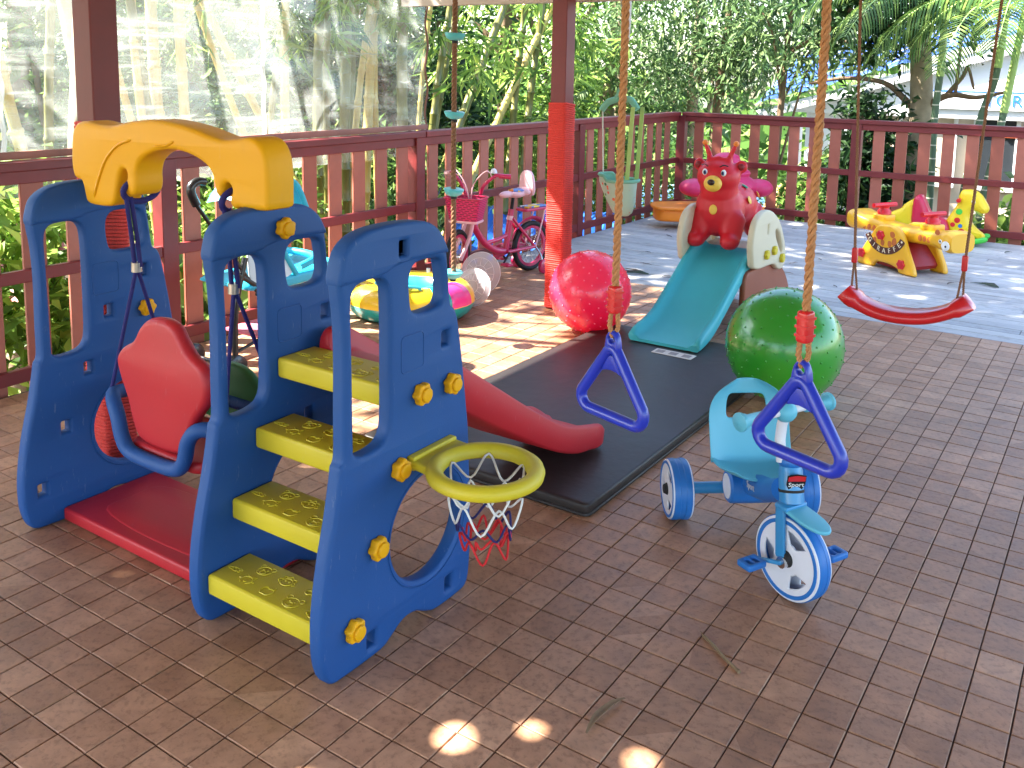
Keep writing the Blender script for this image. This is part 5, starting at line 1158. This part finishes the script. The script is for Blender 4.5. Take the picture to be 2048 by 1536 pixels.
tree('broadleaf_tree', 'green shrub behind the far railing left of its post', (-2.05, 9.3, -1.7), (-2.05, 9.3, .4), .04, (-2.05, 9.3, -.2), (.34, .4, .8), 45, 50, .13, .12, .05, LG1, cat='bush')
tree('broadleaf_tree', 'low leafy shrub behind the railing at the right edge', (.25, 8.6, -1.7), (.25, 8.6, -.2), .04, (.25, 8.6, -.45), (.5, .4, .5), 40, 40, .14, .2, .07, LG2, cat='bush')
tree('broadleaf_tree', 'leafy shrub low behind the railing at the left edge', (-3.9, .9, -1.3), (-3.9, .9, .3), .04, (-3.95, .95, .2), (.42, .55, .65), 42, 40, .13, .15, .06, LG2, cat='bush')
tree('broadleaf_tree', 'broad leaved plant low behind the left blue panel', (-3.8, 1.7, -1.2), (-3.8, 1.7, -.2), .03, (-3.75, 1.65, -.25), (.35, .5, .4), 26, 30, .13, .3, .09, LG1, cat='bush')
tree('broadleaf_tree', 'leafy vine growing among the bamboo behind the near railing', (-4.3, 2.9, -1.3), (-4.3, 2.9, .2), .03, (-4.4, 3.0, .05), (.35, .9, .8), 50, 40, .14, .10, .045, LG2, cat='bush')
tree('broadleaf_tree', 'dense green bush behind the railing post beyond the swim ring', (-5.2, 4.9, -1.7), (-5.2, 4.9, .3), .05, (-5.3, 4.9, -.2), (.8, 1.3, 1.0), 90, 60, .17, .13, .05, LG1, cat='bush')
# tree crowns out of view: one dapples the deck, one added to block sun
tree('shade_tree', 'tall shade tree whose crown dapples the deck from beyond the left railing', (-6.6, 2.9, -1.8), (-5.6, 2.9, 5.2), .16, (-5.3, 3.5, 5.4), (3.1, 3.0, 1.5), 210, 60, .34, .20, .10, LG1, BARKP, branches=10)
tree('shade_tree', 'unseen shade tree added beyond the near railing to keep sun off the play set', (-5.6, -2.6, -1.8), (-4.6, -1.8, 2.9), .16, (-4.75, -2.3, 2.95), (.9, 1.7, .85), 230, 75, .2, .20, .10, LG1, BARKP, branches=8)  # crown placed out of view to keep sun off the play set
# a distant belt of wood
P = np.concatenate([np.stack([nrng.uniform(-34, 12, 15000), nrng.uniform(15, 40, 15000), nrng.uniform(-2.5, 1, 15000) ** 1.0], 1), np.stack([nrng.uniform(-34, -14, 15000), nrng.uniform(-4, 30, 15000), nrng.uniform(-2.5, 1, 15000)], 1)])
keep = (np.abs(P[:, 0] * .55 - P[:, 1] * .3 + 6) > -99) & (P[:, 1] - P[:, 0] * .6 > 22); P = P[keep]
P[:, 2] = -2.5 + nrng.uniform(0, 1, len(P)) * (2.6 + 1.0 * np.sin(P[:, 0] * .7) + 1.1 * np.sin(P[:, 1] * .9 + 1))
fw_ = mkobj('far_wood', leafmesh('far_wood', P, .75, .42, LG1, .2), None); tag(fw_, 'distant belt of green woodland seen between the nearer trees', 'woodland'); fw_['kind'] = 'stuff'

# bamboo
def bamboo_mat(name, c1, c2):
    m, N, L, b = nodes(name); oi = N.new('ShaderNodeObjectInfo'); tc = N.new('ShaderNodeTexCoord'); n1 = noise(N, L, tc.outputs['Object'], 3, 4, .6, (8, 8, 1)); r = ramp(N, [(.3, c1), (.7, c2)]); L.new(n1.outputs['Fac'], r.inputs[0]); L.new(r.outputs[0], b.inputs['Base Color']); b.inputs['Roughness'].default_value = .38; return m
BAM_Y = bamboo_mat('yellow bamboo', (176, 150, 70), (204, 182, 104)); BAM_G = bamboo_mat('green bamboo', (92, 94, 44), (128, 122, 62)); NODE = M('bamboo node', (112, 92, 56), .7, .2)
def culm(t, pts, r, mat):
    path = [Vector(p) for p in crom(pts, 8, False)]; Ls = [0]
    for a, b in zip(path, path[1:]): Ls.append(Ls[-1] + (b - a).length)
    mb = MB(); pr = []; rr = []; s = 0; seg = rng.uniform(.24, .34)
    def at(s_):
        j = max(0, min(len(Ls) - 2, int(np.searchsorted(Ls, s_) - 1))); return path[j].lerp(path[j + 1], (s_ - Ls[j]) / max(1e-9, Ls[j + 1] - Ls[j]))
    while s < Ls[-1] - .02:
        for ds, k in ((0, 1.16), (.012, 1.2), (.022, .98), (seg * .5, .96), (seg - .012, 1.0)):
            if s + ds < Ls[-1]: pr.append(at(s + ds)); rr.append(r * k * (1 - .25 * (s + ds) / Ls[-1]))
        s += seg
    return mb.tube([tuple(p) for p in pr], rr, 10).obj('culm', mat, t, 50, True)
def spray(c, n, L0):
    P = []
    for k in range(n): P.append(np.array(c) + nrng.normal(size=3) * .05)
    return np.array(P)
def bamboo(label, base, culms, leaves, L0=.22, W0=.026):
    t = thing('bamboo_clump', label, 'bamboo', base)
    for pts, r, mat in culms: culm(t, pts, r, mat)
    if leaves is not None: mkobj('leaf_sprays', leafmesh('leaf_sprays', leaves, L0, W0, LG2, .9), None, t, True)
X = -4.2
def twop(y1, z1, y2, z2, x=X, lean=0): # extend a straight stem through two points
    k = (y2 - y1) / (z2 - z1); return [(x - .15, y1 + k * (-1.5 - z1), -1.5), (x - .05, y1 + k * (.2 - z1), .2), (x, y1 + k * (1.5 - z1), 1.5), (x + .1, y1 + k * (3.4 - z1) + .1, 3.4)]
lv = np.concatenate([spray((X + nrng.normal() * .3, nrng.uniform(2.2, 4.6), nrng.uniform(1.5, 2.6)), 14, .2) for _ in range(70)])
bamboo('clump of yellow bamboo stems behind the plastic sheet next to the left roof post', (X, 1.9, -1.4), [(twop(1.89, 1.81, 1.98, 1.06), .032, BAM_Y), (twop(2.03, 1.81, 2.10, 1.05), .045, BAM_Y), (twop(1.78, 1.44, 1.9, 1.06), .028, BAM_Y), (twop(2.23, .64, 2.33, -.5, X + .15), .04, BAM_Y), (twop(2.13, .62, 2.30, -.2), .036, BAM_G), (twop(1.30, .43, 1.47, -.31), .042, BAM_Y), (twop(1.6, 1.6, 1.56, 0, X - .4), .034, BAM_G)], lv[:330])
bamboo('clump of leaning tan bamboo stems behind the middle of the plastic sheet', (X, 3.1, -1.4), [(twop(2.43, 1.84, 2.97, 1.02), .034, BAM_Y), (twop(2.60, 1.86, 2.84, 1.35, X - .3), .03, BAM_Y), (twop(3.16, 1.89, 3.19, .97), .032, BAM_Y), (twop(3.33, 1.9, 3.27, 1.35, X - .2), .03, BAM_G), (twop(3.22, .66, 3.25, 0), .03, BAM_Y), (twop(3.63, .75, 3.65, .15), .032, BAM_G)], lv[330:660])
bamboo('clump of brown green bamboo stems behind the right end of the plastic sheet', (X, 4.1, -1.5), [(twop(3.81, 1.94, 3.83, .94), .05, BAM_G), (twop(4.13, 1.96, 4.10, .93), .045, BAM_Y), (twop(4.47, 1.98, 4.54, .96), .055, BAM_G), (twop(3.92, .61, 3.85, 0), .032, BAM_Y), (twop(4.22, .59, 4.25, .2), .034, BAM_Y), (twop(4.32, 1.9, 4.30, .9, X - .4), .04, BAM_G), (twop(4.0, 1.9, 4.02, .9, X - .5), .05, BAM_G)], lv[660:])
X = -5.0
lv = np.concatenate([spray((X + .4 + nrng.normal() * .35, nrng.uniform(5.7, 8.4), nrng.choice([1.35, 1.7, 2.0, 2.3]) + nrng.normal() * .12), 13, .2) for _ in range(42)])
bamboo('clump of bamboo stems leaning apart just right of the plastic sheet', (X, 6.6, -1.6), [(twop(6.16, 2.11, 5.96, .81, X), .045, BAM_G), (twop(6.05, 1.8, 5.98, .87, X - .2), .03, BAM_Y), (twop(7.12, 2.06, 6.44, .82, X), .055, BAM_G), (twop(8.14, 2.12, 7.16, .82, X), .05, BAM_Y), (twop(7.58, 2.2, 7.47, .81, X), .05, BAM_G), (twop(7.92, 1.87, 7.79, .79, X), .05, BAM_G), (twop(6.42, 2.13, 6.13, .81, X - .1), .045, BAM_G)], lv, .30, .036)

# palms
FRD = leaf_mat('palm leaflets', [(0, (44, 76, 30)), (.5, (74, 106, 40)), (1, (122, 142, 60))], .4, .55)
STEM = M('pale green palm shaft', (150, 178, 96), .45, .12, 6); STEMD = M('ringed green palm stem', (74, 98, 70), .55, .2, 10); RING = M('pale ring scar', (196, 192, 170), .8, .1)
def frond(t, base, az, el, length, ll=.34, droop=1.5, n=34):
    b = Vector(base); pts = []; d = Vector((math.cos(az) * math.cos(el), math.sin(az) * math.cos(el), math.sin(el))); p = b.copy()
    for i in range(13):
        pts.append(p.copy()); p = p + d * (length / 12); d = (d + Vector((0, 0, -.075 * droop))).normalized()
    r = MB().tube([tuple(q) for q in pts], [.014 * (1 - .07 * i) for i in range(13)], 6).obj('frond_rib', STEM, t, 60, True)
    v = []; f = []
    for i in range(n):
        s_ = .12 + .86 * i / (n - 1); j = min(11, int(s_ * 12)); q = pts[j].lerp(pts[j + 1], s_ * 12 - j); tg = (pts[j + 1] - pts[j]).normalized(); sd = tg.cross(Vector((0, 0, 1))).normalized(); k = ll * (.45 + .75 * math.sin(PI * min(.95, s_ * .85 + .12)))
        for sg in (-1, 1):
            dd = (sd * sg * .8 + tg * .55 + Vector((0, 0, .05))).normalized(); wv = tg * .013; o = len(v)
            a0 = q; a1 = q + dd * k * .35; a2 = q + dd * k * .75 + Vector((0, 0, -k * .22)); a3 = q + dd * k * .92 + Vector((0, 0, -k * .55))
            v += [a0 - wv * .4, a0 + wv * .4, a1 - wv, a1 + wv, a2 - wv * .8, a2 + wv * .8, a3 - wv * .1, a3 + wv * .1]; f += [(o, o + 1, o + 3, o + 2), (o + 2, o + 3, o + 5, o + 4), (o + 4, o + 5, o + 7, o + 6)]
    mkobj('frond_leaflets', npmesh('frond_leaflets', [tuple(x) for x in v], f, FRD), None, t, True)
def palm(label, pts, fr, shaft_z):
    t = thing('areca_palm', label, 'palm', pts[0]); path = [Vector(p) for p in crom(pts, 6, False)]
    lo_ = [p for p in path if p.z < shaft_z] + [next(p for p in path if p.z >= shaft_z)]; hi_ = [p for p in path if p.z >= shaft_z]
    MB().tube([tuple(p) for p in lo_], .034, 12).obj('stem', STEMD, t, 60, True)
    if len(hi_) > 1: MB().tube([tuple(p) for p in hi_], [.040 - .012 * i / len(hi_) for i in range(len(hi_))], 12).obj('crown_shaft', STEM, t, 60, True)
    z = -.9
    while z < shaft_z:
        j = next(i for i in range(len(path) - 1) if path[i + 1].z > z); q = path[j].lerp(path[j + 1], (z - path[j].z) / (path[j + 1].z - path[j].z)); MB().cyl((q.x, q.y, q.z - .006), (q.x, q.y, q.z + .006), .0365, n=12).obj('ring_scar', RING, t, 60, True); z += .135
    for a, e, l, dr in fr: frond(t, path[-1], a, e, l, droop=dr)
palm('slim palm with pale green shaft in front of the forked tree', [(-.59, 8.5, -1.6), (-.59, 8.5, .2), (-.604, 8.5, 1.02), (-.58, 8.5, 1.6), (-.60, 8.5, 2.25)], [(rad(200), .45, 1.5, 1.6), (rad(175), .2, 1.4, 1.7), (rad(235), .3, 1.4, 1.8), (rad(90), .6, 1.4, 1.3), (rad(150), .5, 1.6, 1.5)], 1.35)
palm('palm with a dark ringed stem near the right edge', [(-.45, 8.5, -1.6), (-.30, 8.5, .12), (-.19, 8.5, .99), (-.09, 8.5, 1.4), (-.04, 8.5, 2.05)], [(rad(215), .5, 1.5, 2.2), (rad(250), .35, 1.4, 2.3), (rad(190), .3, 1.4, 2.0), (rad(300), .4, 1.4, 1.8), (rad(90), .6, 1.3, 1.4)], 1.45)
palm('palm with a yellow green stem at the right edge', [(-.22, 8.35, -1.6), (-.12, 8.4, .0), (-.05, 8.45, .56), (.03, 8.45, 1.2), (.13, 8.45, 2.15)], [(rad(210), .3, 1.4, 2.2), (rad(265), .4, 1.3, 2.2), (rad(10), .4, 1.4, 1.8), (rad(330), .3, 1.3, 2.0)], 1.0)
palm('young palm low among the bamboo left of the wrapped post', [(-5.6, 8.3, -1.8), (-5.6, 8.3, -.6), (-5.58, 8.3, .05), (-5.56, 8.3, .25)], [(rad(a), e, 1.3, 1.2) for a, e in ((20, 1.1), (80, .9), (140, .8), (200, .9), (260, .8), (320, .9), (350, .6))], .1)
# forked tree behind the far railing
ft = thing('forked_tree', 'brown barked forked tree behind the far railing beside the palms', 'tree', (-.87, 9.0, -1.7))
MB().tube([tuple(p) for p in crom([(-.90, 9, -1.7), (-.87, 9, -.25), (-.86, 9, .45), (-.83, 9, 1.05), (-.88, 9, 1.7), (-.95, 9, 2.4), (-.95, 9, 3.4)], 5, False)], [.15 - .0022 * i for i in range(31)], 12).obj('trunk', BARKP, ft, 60, True)
for pts, r in (([(-.86, 9, 1.0), (-1.02, 8.98, 1.18), (-1.22, 8.95, 1.33), (-1.60, 8.9, 1.37), (-2.0, 8.9, 1.3)], .042), ([(-.82, 9, 1.02), (-.68, 8.98, 1.16), (-.52, 8.95, 1.22), (-.30, 8.95, 1.20), (-.05, 8.95, 1.26)], .045), ([(-.60, 8.97, 1.20), (-.45, 8.95, 1.40), (-.40, 8.95, 1.50), (-.33, 8.95, 1.28)], .025), ([(-.90, 9, 1.6), (-1.1, 8.9, 1.9), (-1.6, 8.8, 2.1)], .04), ([(-.5, 8.95, 1.22), (-.48, 8.95, 2.0)], .018)):
    pts = crom(pts, 4, False); MB().tube([tuple(p) for p in pts], [r * (1 - .04 * i) for i in range(len(pts))], 8).obj('branch', BARK, ft, 60, True)
P, q = clumps((-1.25, 8.9, 2.15), (1.15, .5, .55), 60, 45, .14); mkobj('foliage', leafmesh('foliage', P, .14, .05, LG3, .5), None, ft, True)

# ================================================================== buildings
BWALL = M('white render', (226, 224, 222), .8, .05, 3); BBEI = M('beige render', (198, 180, 156), .8, .08, 3); BROOF = M('blue glazed roof tile', (34, 70, 160), .4, .15, 6, coat=.3); BDK = M('dark window', (40, 44, 48), .25, .1); BFR = M('white frame', (230, 228, 226), .6, .03); BSIGN = M('sign blue', (26, 96, 190), .5, .02); BOR = M('orange panel', (226, 110, 60), .6, .05)
bl = thing('house', 'white and beige house with blue tiled roof behind the palms', 'house', (-1.0, 13, -2.6))
MB().box((.0, 13.6, -1.0), (6.0, 1.0, 3.6)).obj('wall', BBEI, bl, 0, True)
MB().slab([(-3.75, .80), (2.6, .80), (2.6, 2.62), (-.0, 2.0), (-3.75, .86)], (), .10, .01, 'xz', 12.95).obj('gable', BWALL, bl, 30, True)
MB().slab([(-3.85, .68), (2.6, 2.62), (2.6, 2.78), (-3.95, .80)], (), .16, .01, 'xz', 12.85).obj('fascia', BFR, bl, 30, True)
up = Vector((-.25, 3.2, .95)).normalized(); al = Vector((6.5, 0, 1.95)).normalized()
for r_i in range(9):
    for c_i in range(17):
        o = Vector((-3.95, 12.72, .86)) + al * (.40 * c_i) + up * (.30 * r_i); vv = []
        for u_ in (0, .33):
            for k in range(7):
                h = .035 * math.sin(PI * k / 6); vv.append(o + al * (.40 * k / 6) + up * u_ + Vector((0, -.25, 1)).normalized() * (h + .012 + (.02 if u_ == 0 else 0)))
        MB().add([tuple(x) for x in vv], [(k, k + 1, 8 + k, 7 + k) for k in range(6)] + [(k + 1, k, k, k + 1) for k in range(0)]).obj('roof_tile', BROOF, bl, 60, True)
MB().box((.2, 12.88, 1.07), (3.6, .05, .26)).obj('sign_board', M('pale sign', (226, 232, 238), .5, .02), bl, 0, True)
tx = MB(); addmesh(tx, textmesh('TOR', .24, .004), Matrix.Translation((-.48, 12.845, 1.065)) @ Matrix.Rotation(PI / 2, 4, 'X')); tx.obj('sign_lettering', BSIGN, bl, 0, True)
MB().box((.2, 12.86, 1.19), (3.6, .02, .02)).obj('sign_line', BSIGN, bl, 0, True)
for x in (-2.1, -1.35, -.55, .25, 1.0):
    w = MB().box((x, 13.07, .35), (.5, .04, 1.0)).obj('window', BDK if x > -.8 else BBEI, bl, 0, True)
    for dx in (-.27, .27): MB().box((x + dx, 13.04, .35), (.05, .06, 1.06)).obj('window_frame', BFR, w, 0)
    MB().box((x, 13.03, -.18), (.6, .1, .05)).obj('window_sill', BFR, w, 0)
for x in (-3.25, -2.55): MB().box((x, 12.6, -.9), (.16, .16, 3.2)).obj('porch_column', BFR, bl, 0, True)
MB().box((-2.95, 13.05, -.6), (.55, .05, 3.0)).obj('porch_wall', BWALL, bl, 0, True)
MB().box((-.2, 13.02, .62), (.5, .05, .12)).obj('notice_panel', BOR, bl, 0, True); MB().box((.35, 13.02, .62), (.4, .05, .14)).obj('notice_panel', BOR, bl, 0, True)
def corr(name, label, c, sx_, sy_, rz, pitch, mat, cat='shed'):
    t = thing(name, label, cat, (c[0], c[1], c[2] - 1.2)); Mx = Matrix.Translation(c) @ Matrix.Rotation(rz, 4, 'Z') @ Matrix.Rotation(pitch, 4, 'X'); n = 60
    v = [(-sx_ / 2 + sx_ * i / n, y, .02 * math.cos(i * PI / 2)) for y in (-sy_ / 2, sy_ / 2) for i in range(n + 1)]
    v += [(p[0], p[1], p[2] - .006) for p in v]; q = n + 1
    f = [(i, i + 1, q + i + 1, q + i) for i in range(n)] + [(2 * q + i, 3 * q + i, 3 * q + i + 1, 2 * q + i + 1) for i in range(n)] + [(i + 1, i, 2 * q + i, 2 * q + i + 1) for i in range(n)]
    MB().add(v, f, Mx).obj('roof_sheet', mat, t, 60, True)
    for a in (-1, 1):
        for b in (-1, 1):
            p = Mx @ Vector((a * sx_ * .45, b * sy_ * .45, -.03)); MB().cyl((p.x, p.y, -3), tuple(p), .04, n=8).obj('corner_post', BFR, t, 40, True)
corr('open_shed', 'low blue corrugated roof behind the railing beyond the bicycle', (-4.5, 7.0, -.45), 1.9, 1.5, rad(20), rad(16), M('blue painted sheet', (44, 104, 196), .3, .12, 6, coat=.3))
corr('open_shed', 'pale blue corrugated roof added for bright areas far behind the corner of the deck', (-5.2, 12.0, -.7), 3.4, 1.6, rad(30), rad(14), M('pale blue painted sheet', (150, 206, 224), .4, .1, 6))  # roof added to give the bright areas between the railing slats
corr('open_shed', 'low red corrugated roof beyond the railing at the left edge', (-7.2, 2.3, -.42), 1.6, 2.2, rad(70), rad(14), M('red painted sheet', (168, 84, 76), .55, .1, 6))
g = MB().sph((-2.55, 10.2, -.45), (.34, .3, .5)).sph((-2.7, 10.3, -1.0), (.5, .4, .6)).sph((-2.35, 10.1, -.9), (.3, .3, .4))
bo_ = blob('boulder', g, M('tan rock', (196, 160, 104), .9, .25, 5, .9, 12), None, .05, 2); tag(bo_, 'tan boulder behind the far railing near the porch column', 'boulder')
